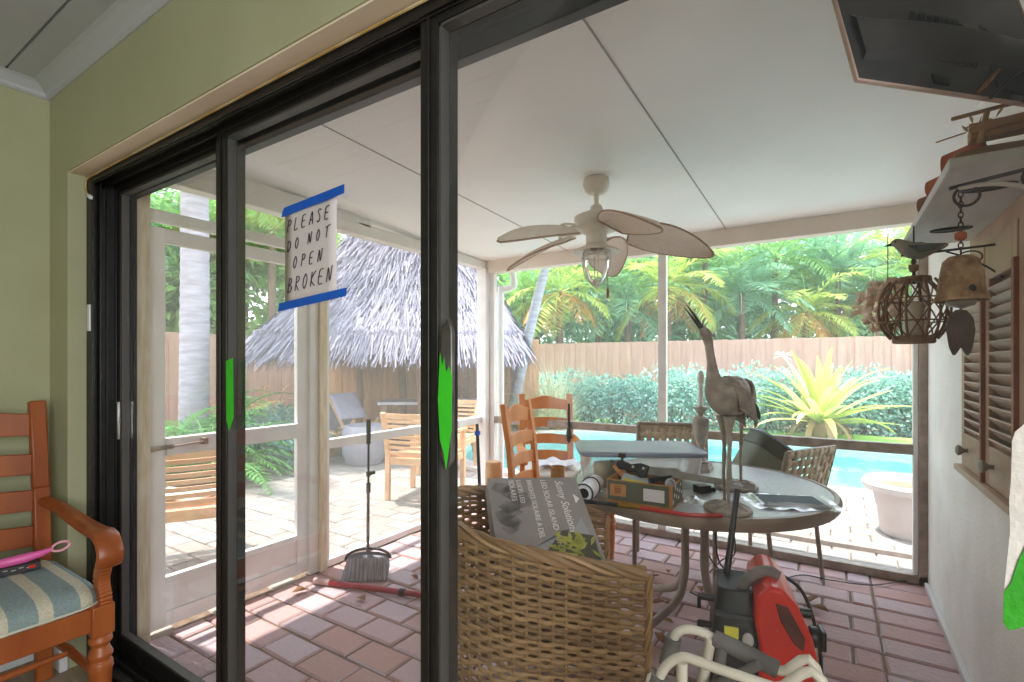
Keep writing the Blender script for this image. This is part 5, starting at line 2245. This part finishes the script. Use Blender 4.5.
def crown(rr, nf, L_, droop, nl, lw, ll, el=(-.2, 1.3), hang=.5, base=(0, 0, 0)):
    m = MB()
    for i in range(nf):
        az = 2 * PI * i / nf + rr.uniform(-.3, .3)
        e = el[0] + (el[1] - el[0]) * ((i * .618) % 1)
        frond(m, V(base) + V((rr.uniform(-.05, .05), rr.uniform(-.05, .05), 0)), az, e, L_ * rr.uniform(.8, 1.1), droop * rr.uniform(.8, 1.2), nl, lw, ll, rr, hang)
    return m


def cloud(rr, n_, rad, l_, w_, blobs):
    """leaf mass gathered in several rounded clumps"""
    m = MB()
    for i in range(n_):
        c_, s_ = blobs[i % len(blobs)]
        d = V((rr.gauss(0, 1), rr.gauss(0, 1), rr.gauss(0, 1))).normalized()
        k = rr.uniform(.45, 1) ** .5
        p = V(c_) + V((d.x * rad[0], d.y * rad[1], d.z * rad[2])) * s_ * k
        t = (d + V((rr.uniform(-.9, .9), rr.uniform(-.9, .9), rr.uniform(-.8, .5)))).normalized()
        m.leaf(p, t, d + V((0, 0, .6)), l_ * rr.uniform(.6, 1.2), w_ * rr.uniform(.7, 1.2))
    return m


def trunk(m, p0, p1, r0, r1, bend=.0, n_=14, ringed=True):
    pts = []
    rs = []
    p0, p1 = V(p0), V(p1)
    for i in range(n_ * 2 + 1):
        t = i / (n_ * 2)
        p = p0.lerp(p1, t) + V((bend * math.sin(PI * t), 0, 0))
        pts.append(p)
        rs.append((r0 + (r1 - r0) * t) * (1.05 if ringed and i % 2 else 1))
    m.tube(pts, rs, 12)


# ---- palms beyond the fence
kinds = {}
for nm, nf, L_, dr, nl, lw, ll, el, hang in (('arch', 15, 2.3, 1.5, 34, .055, .55, (-.3, 1.35), .5), ('fan', 18, 1.9, 1.1, 30, .06, .6, (-.5, 1.4), .35), ('clump', 22, 2.6, 1.9, 36, .05, .5, (.3, 1.45), .7)):
    rr = random.Random(len(nm) * 7 + nf)
    kinds[nm] = crown(rr, nf, L_, dr, nl, lw, ll, el, hang)


def palm(u, d, kind, m_leaf, label, zc_=None, v=None, s_=1.0, rz=None, lean=(0, 0), trunk_r=.09, bk=None, extra=None, name='palm_tree'):
    z = zc_ if zc_ is not None else CZ - (v - 364) / F * d
    p = at(u, 364, d)
    r = thing(name, label, 'palm tree', (p.x, p.y, -.03), 0, 'palms beyond the garden fence')
    key = 'crown ' + kind + m_leaf.name
    if key in bpy.data.meshes:
        o = bpy.data.objects.new('crown', bpy.data.meshes[key])
        C.objects.link(o)
        o.parent = r
    else:
        o = kinds[kind].build('crown', m_leaf, r, smooth=False)
        o.data.name = key
    o.location = (lean[0], lean[1], z)
    o.rotation_euler = (0, 0, rnd.uniform(0, 6) if rz is None else rz)
    o.scale = (s_,) * 3
    m = MB()
    trunk(m, (0, 0, 0), (lean[0], lean[1], z + .05), trunk_r * 1.2, trunk_r * .8)
    m.build('trunk', bk or bark, r)
    if extra:
        m = MB()
        rr = random.Random(int(u))
        for i in range(5):
            frond(m, V((lean[0], lean[1], z)), rr.uniform(0, 6.28), rr.uniform(-.6, .5), 1.7 * s_, 1.8, 26, .05, .45, rr, .9)
        m.build('old_fronds', extra, r, smooth=False)
    return r


# (pixel column, distance, crown height as pixel row)
spec_ = [
    (524, 15.5, 300, 'fan', lf_mid, 1.0, 'bright green fan-crowned palm beyond the fence beside the leaning white trunk', None),
    (560, 14.2, 292, 'arch', lf_yel, .9, 'yellow green arching palm with orange old fronds beyond the fence', lf_org),
    (598, 16.0, 278, 'clump', lf_mid, 1.0, 'tall fresh green clumping palm behind the fan lamp', None),
    (628, 14.5, 306, 'arch', lf_deep, .9, 'blue green palm crown seen just before the middle screen post', None),
    (668, 14.2, 286, 'arch', lf_yel, 1.0, 'golden yellow palm just past the middle screen post', lf_org),
    (705, 15.6, 262, 'clump', lf_mid, 1.05, 'tall green clumping palm above the crane statue', None),
    (742, 14.4, 292, 'fan', lf_deep, 1.0, 'dusky blue green palm behind the big strap-leaved lily', None),
    (775, 15.5, 258, 'arch', lf_mid, 1.1, 'long-fronded green palm rising over the lily plant', None),
    (806, 14.2, 312, 'arch', lf_yel, .8, 'low yellow and orange palm at the fence top past the lily', lf_org),
    (838, 15.0, 272, 'fan', lf_deep, 1.05, 'blue green palm beside the shell garland', None),
    (876, 14.4, 296, 'arch', lf_mid, 1.0, 'green palm crown behind the hanging shells', lf_dry),
    (915, 15.2, 262, 'clump', lf_yel, 1.05, 'yellow green clumping palm by the end post of the screen', None),
]
for u, d, v, kd, ml, s_, lb, ex in spec_:
    palm(u, d, kd, ml, lb, v=v, s_=s_, extra=ex)
# broad trees further back closing the view
rr = random.Random(21)
blobs = [((rr.uniform(-1.3, 1.3), rr.uniform(-1, 1), rr.uniform(-1.9, 1.5)), rr.uniform(.55, 1.0)) for _ in range(14)]
big = cloud(rr, 5200, (1.1, 1.1, 1.0), .30, .13, blobs)
big_me = None
bt = [(470, 19, 5.0, lf_mid, 'round green tree behind the thatched roof near the corner'), (540, 20, 4.6, lf_deep, 'dark leafy tree far behind the leaning trunk'), (600, 21, 5.2, lf_mid, 'broad leafy tree far behind the fan lamp'),
      (660, 20, 4.7, lf_deep, 'dense tree far behind the middle post'), (715, 21.5, 5.3, lf_mid, 'large pale tree far above the crane'), (775, 20, 4.8, lf_deep, 'dense blue green tree far behind the lily'),
      (830, 21, 5.4, lf_mid, 'spreading green tree far behind the lantern'), (890, 20, 4.8, lf_deep, 'shadowy tree far behind the shells'), (950, 20, 5.2, lf_mid, 'green tree far behind the stucco wall end')]
seen = {}
for u, d, z, ml, lb in bt:
    p = at(u, 364, d)
    r = thing('leafy_tree', lb, 'tree', (p.x, p.y, -.03), rnd.uniform(0, 6), 'broad trees beyond the fence')
    if ml.name in seen:
        o = bpy.data.objects.new('crown', seen[ml.name])
        C.objects.link(o)
        o.parent = r
    else:
        o = big.build('crown', ml, r, smooth=False)
        seen[ml.name] = o.data
    o.location = (0, 0, z - 1.2)
    o.scale = (1.35, 1.35, 1.35)
    m = MB()
    trunk(m, (0, 0, 0), (.1, 0, z - .5), .2, .12, .1, ringed=False)
    m.build('trunk', bark, r)

# ---- side garden: trees beyond the side fence
def side(u, d, z, ml, lb, s_=1.0, kind=None, ex=None):
    p = at(u, 364, d)
    if kind:
        return palm(u, d, kind, ml, lb, zc_=z, s_=s_, extra=ex)
    r = thing('leafy_tree', lb, 'tree', (p.x, p.y, -.03), rnd.uniform(0, 6), 'broad trees beyond the fence')
    o = bpy.data.objects.new('crown', seen[ml.name])
    C.objects.link(o)
    o.parent = r
    o.location = (0, 0, z)
    o.scale = (s_,) * 3
    m = MB()
    trunk(m, (0, 0, 0), (.1, 0, z + .4), .16, .1, .1, ringed=False)
    m.build('trunk', bark, r)
    return r


side(152, 10.6, 3.4, lf_deep, 'dark green palm beside the pale palm trunk over the side fence', .95, 'arch')
side(206, 11.6, 4.3, lf_mid, 'green palm with hanging fronds behind the pale palm trunk', 1.0, 'fan', lf_dry)
side(170, 13.0, 3.2, lf_mid, 'leafy tree closing the gap behind the screen door', 1.1)
side(120, 12.0, 3.6, lf_deep, 'leafy tree past the side fence near the door jamb', 1.1)
side(250, 12.8, 3.6, lf_mid, 'bright leafy tree left of the thatched roof', 1.2)
side(272, 11.4, 4.4, lf_yel, 'yellow green palm above the eave of the thatched roof', .9, 'clump')
side(300, 15.0, 3.4, lf_mid, 'leafy tree behind the thatched roof slope', 1.3)
side(420, 18.0, 3.6, lf_mid, 'leafy tree behind the thatched roof peak', 1.3)

# pale straight palm trunk
p = at(193.5, 364, 7.0)
r = thing('palm_tree', 'thick pale grey palm trunk rising past the screen door', 'palm tree', (p.x, p.y, -.03), 0)
m = MB()
trunk(m, (0, 0, 0), (.02, 0, 4.9), .185, .16, .03, 30)
m.build('trunk', trunk_m, r)
o = kinds['arch'].build('crown', lf_mid, r, smooth=False)
o.location = (.02, 0, 4.9)
# leaning white trunk
p0, p1 = at(515, 410, 10.2), at(551, 258, 9.6)
r = thing('palm_tree', 'slender white palm trunk leaning over beside the thatched roof', 'palm tree', (p0.x, p0.y, -.03), 0)
m = MB()
e = p1 - V((p0.x, p0.y, 0))
trunk(m, (-.15 * e.x, -.15 * e.y, 0), e * 1.25, .12, .075, -.08, 24)
m.build('trunk', trunk_m, r)
o = kinds['fan'].build('crown', lf_mid, r, smooth=False)
o.location = e * 1.25

# ---- hedge in front of the back fence
rr = random.Random(5)
hb = [((rr.uniform(-.45, .45), rr.uniform(-.25, .25), rr.uniform(.25, .85)), rr.uniform(.8, 1.1)) for _ in range(9)]
hedge = []
for q in range(2):
    hedge.append(cloud(random.Random(50 + q), 2600, (.42, .40, .36), .085, .05, hb))
hm = []
hp = [(560, 10.4), (588, 10.2), (617, 10.0), (646, 9.9), (676, 9.75), (706, 9.6), (736, 9.45), (766, 9.35), (800, 9.3), (832, 9.2), (862, 9.1), (892, 9.0), (922, 8.9), (955, 8.8)]
nm_h = ['seen through the ladder-back chair', 'seen above the storage tote', 'just before the middle screen post', 'at the middle screen post', 'just past the middle screen post', 'behind the candlestick', 'behind the crane body', 'between crane and lily',
        'behind the lily leaves', 'behind the lily centre', 'past the lily leaves', 'under the hanging shells', 'at the end screen post', 'beyond the end of the stucco wall']
stem0 = None
for i, (u, d) in enumerate(hp):
    p = at(u, 364, d + .35)
    r = thing('hedge_shrub', 'blue green hedge shrub along the fence ' + nm_h[i], 'shrub', (p.x, p.y, .02), rnd.uniform(-.3, .3) + (PI if i % 3 == 0 else 0), 'hedge shrubs along the back fence')
    if i < 2:
        o = hedge[i].build('foliage', lf_hedge, r, smooth=False)
        hm.append(o.data)
        if i == 0:
            m = MB()
            for q in range(7):
                a = q * .9
                m.tube([(.05 * math.cos(a), .05 * math.sin(a), 0), (.25 * math.cos(a), .22 * math.sin(a), .75)], [.014, .006], 5)
            so_ = m.build('stems', bark, r)
        else:
            so_ = dup(so_, parent=r)
    else:
        o = bpy.data.objects.new('foliage', hm[i % 2])
        C.objects.link(o)
        o.parent = r
        so_ = dup(so_, parent=r)
    r.scale = (1.0, 1.0, rnd.uniform(.88, 1.1))

# ---- big strap-leaved lily
p = at(819, 364, 8.75)
r = thing('crinum_lily', 'huge yellow green strap-leaved lily with a white bloom by the pool', 'plant', (p.x, p.y, .03), 0)
rr = random.Random(12)
m = MB()
for i in range(58):
    az = i * 2.4 + rr.uniform(-.5, .5)
    el = rr.choice((rr.uniform(.1, .6), rr.uniform(.5, 1.0), rr.uniform(.8, 1.35)))
    L_ = rr.uniform(.95, 1.5)
    dp = rr.uniform(.02, .20)
    d = V((math.cos(az) * math.cos(el), math.sin(az) * math.cos(el), math.sin(el)))
    q = V((rr.uniform(-.06, .06), rr.uniform(-.06, .06), .22))
    rows = []
    for k in range(13):
        t = k / 12
        sd = d.cross(V((0, 0, 1))).normalized()
        w_ = .062 * math.sin(PI * (t * .86 + .14)) ** .6 + .004
        n_ = sd.cross(d)
        rows.append([q - sd * w_ + n_ * .35 * w_, q, q + sd * w_ + n_ * .35 * w_])
        q = q + d * (L_ / 12)
        d = (d + V((rr.uniform(-.03, .03), rr.uniform(-.03, .03), -dp * t * 1.2))).normalized()
    m.grid(rows)
m.build('strap_leaves', lf_lily, r, angle=80)
m = MB()
for i in range(9):
    az = i * .7 + .2
    q = V((0, 0, .3))
    d = V((math.cos(az) * .9, math.sin(az) * .9, .3))
    rows = []
    for k in range(9):
        sd = d.cross(V((0, 0, 1))).normalized()
        rows.append([q - sd * .05, q + sd * .05])
        q = q + d * .085
        d = (d + V((0, 0, -.28))).normalized()
    m.grid(rows)
m.build('withered_leaves', lf_dry, r)
MB().lathe([(.10, 0), (.12, .15), (.09, .35), (.05, .45)], 12).build('stem', lf_dry, r)
m = MB()
fl = V((-.55, -.1, 1.42))
m.tube(curve([(0, 0, .3), (-.25, -.05, .95), fl], 6), .018, 8)
for i in range(16):
    a = i * 2.4
    m.leaf(fl, V((math.cos(a), math.sin(a), .5 * math.sin(i))), V((0, 0, 1)), .2, .05)
m.build('white_bloom', mat('white petals', '#f2ecf0', '#dfd0d8', .6, island=True), r)

# ---- grasses, ferns and small plants
def grass_clump(name, label, p, n_, L_, m_, spread=.6, cat='ornamental grass', s_=1):
    r = thing(name, label, cat, p)
    rr = random.Random(int(p.x * 100))
    m = MB()
    for i in range(n_):
        az = rr.uniform(0, 2 * PI)
        el = rr.uniform(.5, 1.45)
        d = V((math.cos(az) * math.cos(el), math.sin(az) * math.cos(el), math.sin(el)))
        q = V((rr.uniform(-.1, .1), rr.uniform(-.1, .1), 0))
        rows = []
        l_ = L_ * rr.uniform(.7, 1.1)
        for k in range(8):
            sd = d.cross(V((0, 0, 1))).normalized() * (.011 * (1 - k / 7.5))
            rows.append([q - sd, q + sd])
            q = q + d * (l_ / 7)
            d = (d + V((0, 0, -spread * k / 14))).normalized()
        m.grid(rows)
    m.build('blades', m_, r, smooth=False)
    MB().ball((0, 0, .03), (.13, .13, .06), 10, 6).build('root_crown', lf_dry, r)
    return r


grass_clump('fountain_grass', 'pale straw fountain grass clump behind the ladder-back chair by the pool', at(557, 364, 9.4) * V((1, 1, 0)).length if False else V((at(557, 364, 9.9).x, at(557, 364, 9.9).y, .0)), 260, 1.5, lf_grass)
grass_clump('fountain_grass', 'low yellow grass clump at the foot of the leaning trunk', V((at(524, 364, 10.0).x, at(524, 364, 10.0).y, .0)), 160, .9, lf_yel)


def fern(name, label, p, n_, L_, m_, el=(.3, 1.2), cat='fern'):
    r = thing(name, label, cat, p)
    rr = random.Random(int(p.x * 77))
    m = MB()
    for i in range(n_):
        frond(m, (rr.uniform(-.15, .15), rr.uniform(-.15, .15), .05), rr.uniform(0, 6.28), rr.uniform(*el), L_ * rr.uniform(.7, 1.1), 1.5, 24, .03, .16, rr, .4)
    m.build('fronds', m_, r, smooth=False)
    MB().ball((0, 0, .05), (.14, .14, .09), 10, 6).build('root_crown', bark, r)
    return r


def gp(u, d, z=0):
    p = at(u, 364, d)
    return V((p.x, p.y, z))


for u, d, lb in ((172, 5.6, 'bright green fern clump below the pale palm trunk'), (205, 5.5, 'bright green fern beside the first door stile'), (150, 5.9, 'bright green fern at the screen door edge'), (190, 6.3, 'taller green fern behind the others near the side fence')):
    fern('garden_fern', lb, gp(u, d), 44, 1.15 if d < 6 else 1.5, lf_fern)
fern('garden_fern', 'green fern growing under the eave of the thatched hut', gp(250, 8.2), 30, 1.3, lf_fern)
fern('garden_fern', 'dry brown fern fronds hanging under the hut eave', gp(262, 8.9), 30, 1.6, lf_dry)
fern('dry_palm', 'dry brown bushy palm below the hut eave near the corner post', gp(470, 9.3), 46, 1.5, lf_dry, (.2, 1.4), 'palm')
grass_clump('fountain_grass', 'small straw grass below the dry palm near the corner post', gp(486, 8.3), 120, .7, lf_grass)
rr = random.Random(9)
sb = [((rr.uniform(-.3, .3), rr.uniform(-.3, .3), rr.uniform(.15, .45)), rr.uniform(.7, 1.0)) for _ in range(6)]
shr = cloud(random.Random(4), 1300, (.34, .34, .28), .10, .045, sb)
sme = None
for u, d, s_, lb in ((262, 6.9, 1.0, 'pale variegated shrub behind the screen rail beside the door'), (286, 7.2, 1.1, 'pale variegated shrub under the thatched hut edge'), (298, 6.4, .8, 'small light shrub left of the screen post'), (244, 6.2, .8, 'small dark bushy plant next to the door stile')):
    r = thing('garden_shrub', lb, 'shrub', gp(u, d), 0, 'low shrubs by the hut')
    if sme is None:
        o = shr.build('foliage', lf_hedge, r, smooth=False)
        sme = o.data
        m = MB()
        for q in range(5):
            m.tube([(0, 0, 0), (.2 * math.cos(q * 1.3), .2 * math.sin(q * 1.3), .4)], [.012, .005], 5)
        st_ = m.build('stems', bark, r)
    else:
        o = bpy.data.objects.new('foliage', sme)
        C.objects.link(o)
        o.parent = r
        dup(st_, parent=r)
    r.scale = (s_,) * 3
    r.rotation_euler = (0, 0, rnd.uniform(0, 6))

# ================================================================ thatched hut
hc = ld(-1.68, 8.6, 0)
r = thing('thatched_hut', 'open thatched palm hut with log posts beside the pool', 'hut', hc, TH)
HX, HY, ZE, ZR, RX = 1.80, 1.9, 1.62, 3.80, .85
EV = [(-HX, -HY, ZE), (HX, -HY, ZE), (HX, HY, ZE), (-HX, HY, ZE)]
RL, RR_ = (-RX, 0, ZR), (RX, 0, ZR)
faces = [(EV[0], EV[1], RR_, RL), (EV[1], EV[2], RR_, RR_), (EV[2], EV[3], RL, RR_), (EV[3], EV[0], RL, RL)]
m = MB()
for f in faces:
    a, b, c_, d = (V(x) for x in f)
    rows = []
    for i in range(9):
        t = i / 8
        bl = -.16 * math.sin(PI * t)       # a gentle sag
        rows.append([a.lerp(d, t) + V((0, 0, bl)), b.lerp(c_, t) + V((0, 0, bl))])
    m.grid(rows)
m.build('roof_underlayer', thatch_base, r, solid=.05)
m = MB()
rr = random.Random(33)
for fi, f in enumerate(faces):
    a, b, c_, d = (V(x) for x in f)
    cnt = (6500, 3800, 900, 2500)[fi]
    nrm = (b - a).cross(d - a).normalized()
    for i in range(cnt):
        t = 1 - math.sqrt(rr.random()) if fi % 2 else rr.random() ** 1.25
        s_ = rr.random()
        p = a.lerp(d, t).lerp(b.lerp(c_, t), s_) + V((0, 0, -.16 * math.sin(PI * t)))
        dn = ((a.lerp(b, s_)) - (d.lerp(c_, s_))).normalized()
        dn = (dn + (b - a).normalized() * rr.uniform(-.22, .22) + nrm * rr.uniform(.0, .16)).normalized()
        sd = dn.cross(nrm).normalized()
        l_ = rr.uniform(.28, .6)
        w_ = rr.uniform(.007, .019)
        q = p + nrm * rr.uniform(.01, .09)
        e = q + dn * l_ - nrm * rr.uniform(-.02, .06)
        k = [m.pt(q - sd * w_), m.pt(q + sd * w_), m.pt(e + sd * w_ * .4), m.pt(e - sd * w_ * .4)]
        m.face(k)
    # the hanging fringe along the eave
    for i in range((700, 520, 300, 300)[fi]):
        s_ = rr.random()
        p = a.lerp(b, s_) + nrm * rr.uniform(-.03, .06) + V((0, 0, rr.uniform(0, .12)))
        dn = V((rr.uniform(-.12, .12), rr.uniform(-.12, .12), -1)) + (a.lerp(b, s_) - d.lerp(c_, s_)).normalized() * .5
        dn.normalize()
        sd = (b - a).normalized()
        l_, w_ = rr.uniform(.18, .46), rr.uniform(.008, .02)
        e = p + dn * l_
        m.face([m.pt(p - sd * w_), m.pt(p + sd * w_), m.pt(e + sd * w_ * .3), m.pt(e - sd * w_ * .3)])
m.build('thatch', thatch_m, r, smooth=False)
for x, y in ((-1.35, -1.3), (.35, -1.3), (1.35, -1.3), (-1.35, 1.3), (1.35, 1.3), (-.5, 1.3)):
    m = MB()
    m.tube(curve([(x, y, -.02), (x + .03, y, .7), (x - .02, y, 1.4), (x, y, 2.1)], 4), .075, 10)
    m.build('log_post', log_m, r)
m = MB()
for a, b in (((-1.35, -1.3, 1.75), (1.35, -1.3, 1.75)), ((-1.35, 1.3, 1.75), (1.35, 1.3, 1.75)), ((-1.35, -1.3, 1.7), (-1.35, 1.3, 1.7)), ((1.35, -1.3, 1.7), (1.35, 1.3, 1.7))):
    m.tube([a, b], .06, 8)
m.build('tie_beams', log_m, r)
# wooden back screen of the hut
r = thing('plank_screen', 'warm brown plank screen standing under the back of the thatched hut', 'screen', ld(-1.75, 10.2, 0), TH)
m = MB()
x = -2.1
k = 0
while x < 2.1:
    m.b2((x, -.02 - .012 * (k % 2), 0), (x + .195, .02, 1.8 + rnd.uniform(-.02, .02)))
    x += .2
    k += 1
m.build('planks', mat('warm brown planks', '#dba77a', '#c49067', .8, scale=4, stretch=(6, 6, .6), bump=.2), r)
MB().b2((-2.1, .02, 1.3), (2.1, .07, 1.4)).build('rail', log_m, r)
# counter table and folding chair under the hut
r = thing('stone_table', 'long pale table standing under the thatched hut', 'table', ld(-1.25, 7.7, 0), TH + .1)
MB().b2((-.75, -.35, .70), (.75, .35, .745)).build('table_top', mat('lavender grey top', '#c9c5cd', '#bdb8c2', .6, scale=8), r, bevel=.006)
for sx in (-1, 1):
    for sy in (-1, 1):
        MB().b2((sx * .66 - .035, sy * .27 - .035, 0), (sx * .66 + .035, sy * .27 + .035, .70)).build('leg', log_m, r)
r = thing('folding_chair', 'folding deck chair draped with a lavender towel under the hut', 'chair', ld(-2.25, 7.2, 0), TH - .5)
for sy in (-1, 1):
    m = MB()
    m.bar((-.22, sy * .24, .0), (.22, sy * .24, .52), .03, .03)
    m.bar((.30, sy * .24, .0), (-.28, sy * .24, .85), .03, .03)
    m.build('leg_frame', teak, r)
m = MB()
for q in range(6):
    m.bar((-.1 + q * .06, -.24, .40 + q * .012), (-.1 + q * .06, .24, .40 + q * .012), .045, .014)
m.build('seat_slats', teak, r)
m = MB()
m.grid([[(-.29 - .01 * math.sin(k), -.24 + .48 * k / 8, .20 + .03 * math.sin(k * 2)), ] for k in range(9)] if False else [[(x_, -.25 + .5 * k / 8 + .01 * math.sin(z_ * 9 + k), z_) for k in range(9)] for x_, z_ in ((-.33, .35), (-.32, .6), (-.30, .84), (-.27, .87), (-.23, .82), (-.12, .66), (-.02, .52))])
m.build('towel', towel, r, solid=.012)
r = thing('drum_planter', 'round grey barrel planter standing in front of the hut', 'planter', ld(-1.95, 6.6, 0))
MB().lathe([(.22, 0), (.27, .1), (.29, .28), (.27, .45), (.25, .5), (.22, .5), (.2, .42), (0, .42)], 24, cap=False).build('barrel', mat('grey barrel', '#a7a3ad', '#98949e', .7, scale=10), r)


# ================================================================ teak chairs outside
def teak_chair(name, label, loc, rz, top=.86, wide=.27):
    """slatted garden armchair: faces local +y"""
    r = thing(name, label, 'chair', loc, rz, 'slatted teak garden chairs')
    for sx in (-1, 1):
        m = MB()
        p = [(sx * wide, -.25, 0), (sx * wide, -.24, .42), (sx * wide, -.28, .65), (sx * wide, -.34, top)]
        for a, b in zip(p, p[1:]):
            m.bar(a, V(b) + (V(b) - V(a)) * .02, .05, .034, up=(0, 1, 0))
        m.build('rear_leg', teak, r, bevel=.004)
        m = MB()
        m.bar((sx * wide, .27, 0), (sx * wide, .27, .62), .05, .04, up=(0, 1, 0))
        m.build('front_leg', teak, r, bevel=.004)
        m = MB()
        pts = curve([(sx * wide, -.27, .64), (sx * (wide + .01), 0, .645), (sx * (wide + .01), .31, .635)], 4)
        for a, b in zip(pts, pts[1:]):
            m.bar(a, b + (b - a) * .05, .065, .026)
        m.build('arm', teak, r, bevel=.004)
    n_ = 8
    for i in range(n_):
        z = .46 + (top - .485) * i / (n_ - 1)
        y = -.24 - .10 * max(0, (z - .42) / (top - .42)) ** 1.3
        m = MB()
        rows = []
        for q in range(9):
            x = -wide + 2 * wide * q / 8
            bow = -.045 * math.sin(PI * q / 8)
            h = .028 if i < n_ - 1 else .05
            rows.append([(x, y + bow - .008, z - h / 2), (x, y + bow + .008, z - h / 2), (x, y + bow + .006, z + h / 2), (x, y + bow - .010, z + h / 2)])
        m.grid(rows, closed=True)
        m.build('back_slat', teak, r)
    for i in range(7):
        m = MB()
        m.b2((-wide, -.22 + i * .07, .415), (wide, -.165 + i * .07, .435))
        m.build('seat_slat', teak, r, bevel=.003)
    m = MB()
    for sx in (-1, 1):
        m.b2((sx * wide - .015, -.24, .34), (sx * wide + .015, .27, .41))
    m.b2((-wide, .25, .34), (wide, .285, .41))
    m.b2((-wide, -.25, .34), (wide, -.22, .41))
    m.build('seat_frame', teak, r, bevel=.003)
    return r


tk1 = ld(-2.15, 3.26, 0)
teak_chair('teak_chair', 'pale teak slatted garden chair just outside the screen door', tk1, TH + .45, .79, .30)
teak_chair('teak_chair', 'pale teak slatted garden chair on the deck past the screen post', ld(-.85, 4.95, 0), TH - .28, .84, .28)
teak_chair('teak_chair', 'pale teak slatted garden chair on the deck facing the hut table', ld(-.78, 6.1, 0), TH + PI - .2, .84, .28)
o_ = ld(-2.13, 3.30, .437)
r = thing('white_towel', 'folded white towel lying on the teak chair seat outside the screen door', 'towel', o_, TH + .28)
m = MB()
m.grid([[(-.17 + .34 * i / 8, -.15 + .3 * k / 8, .012 + .014 * math.sin(i * .9 + k)) for k in range(9)] for i in range(9)])
m.build('fabric', white_pl, r, solid=.012)
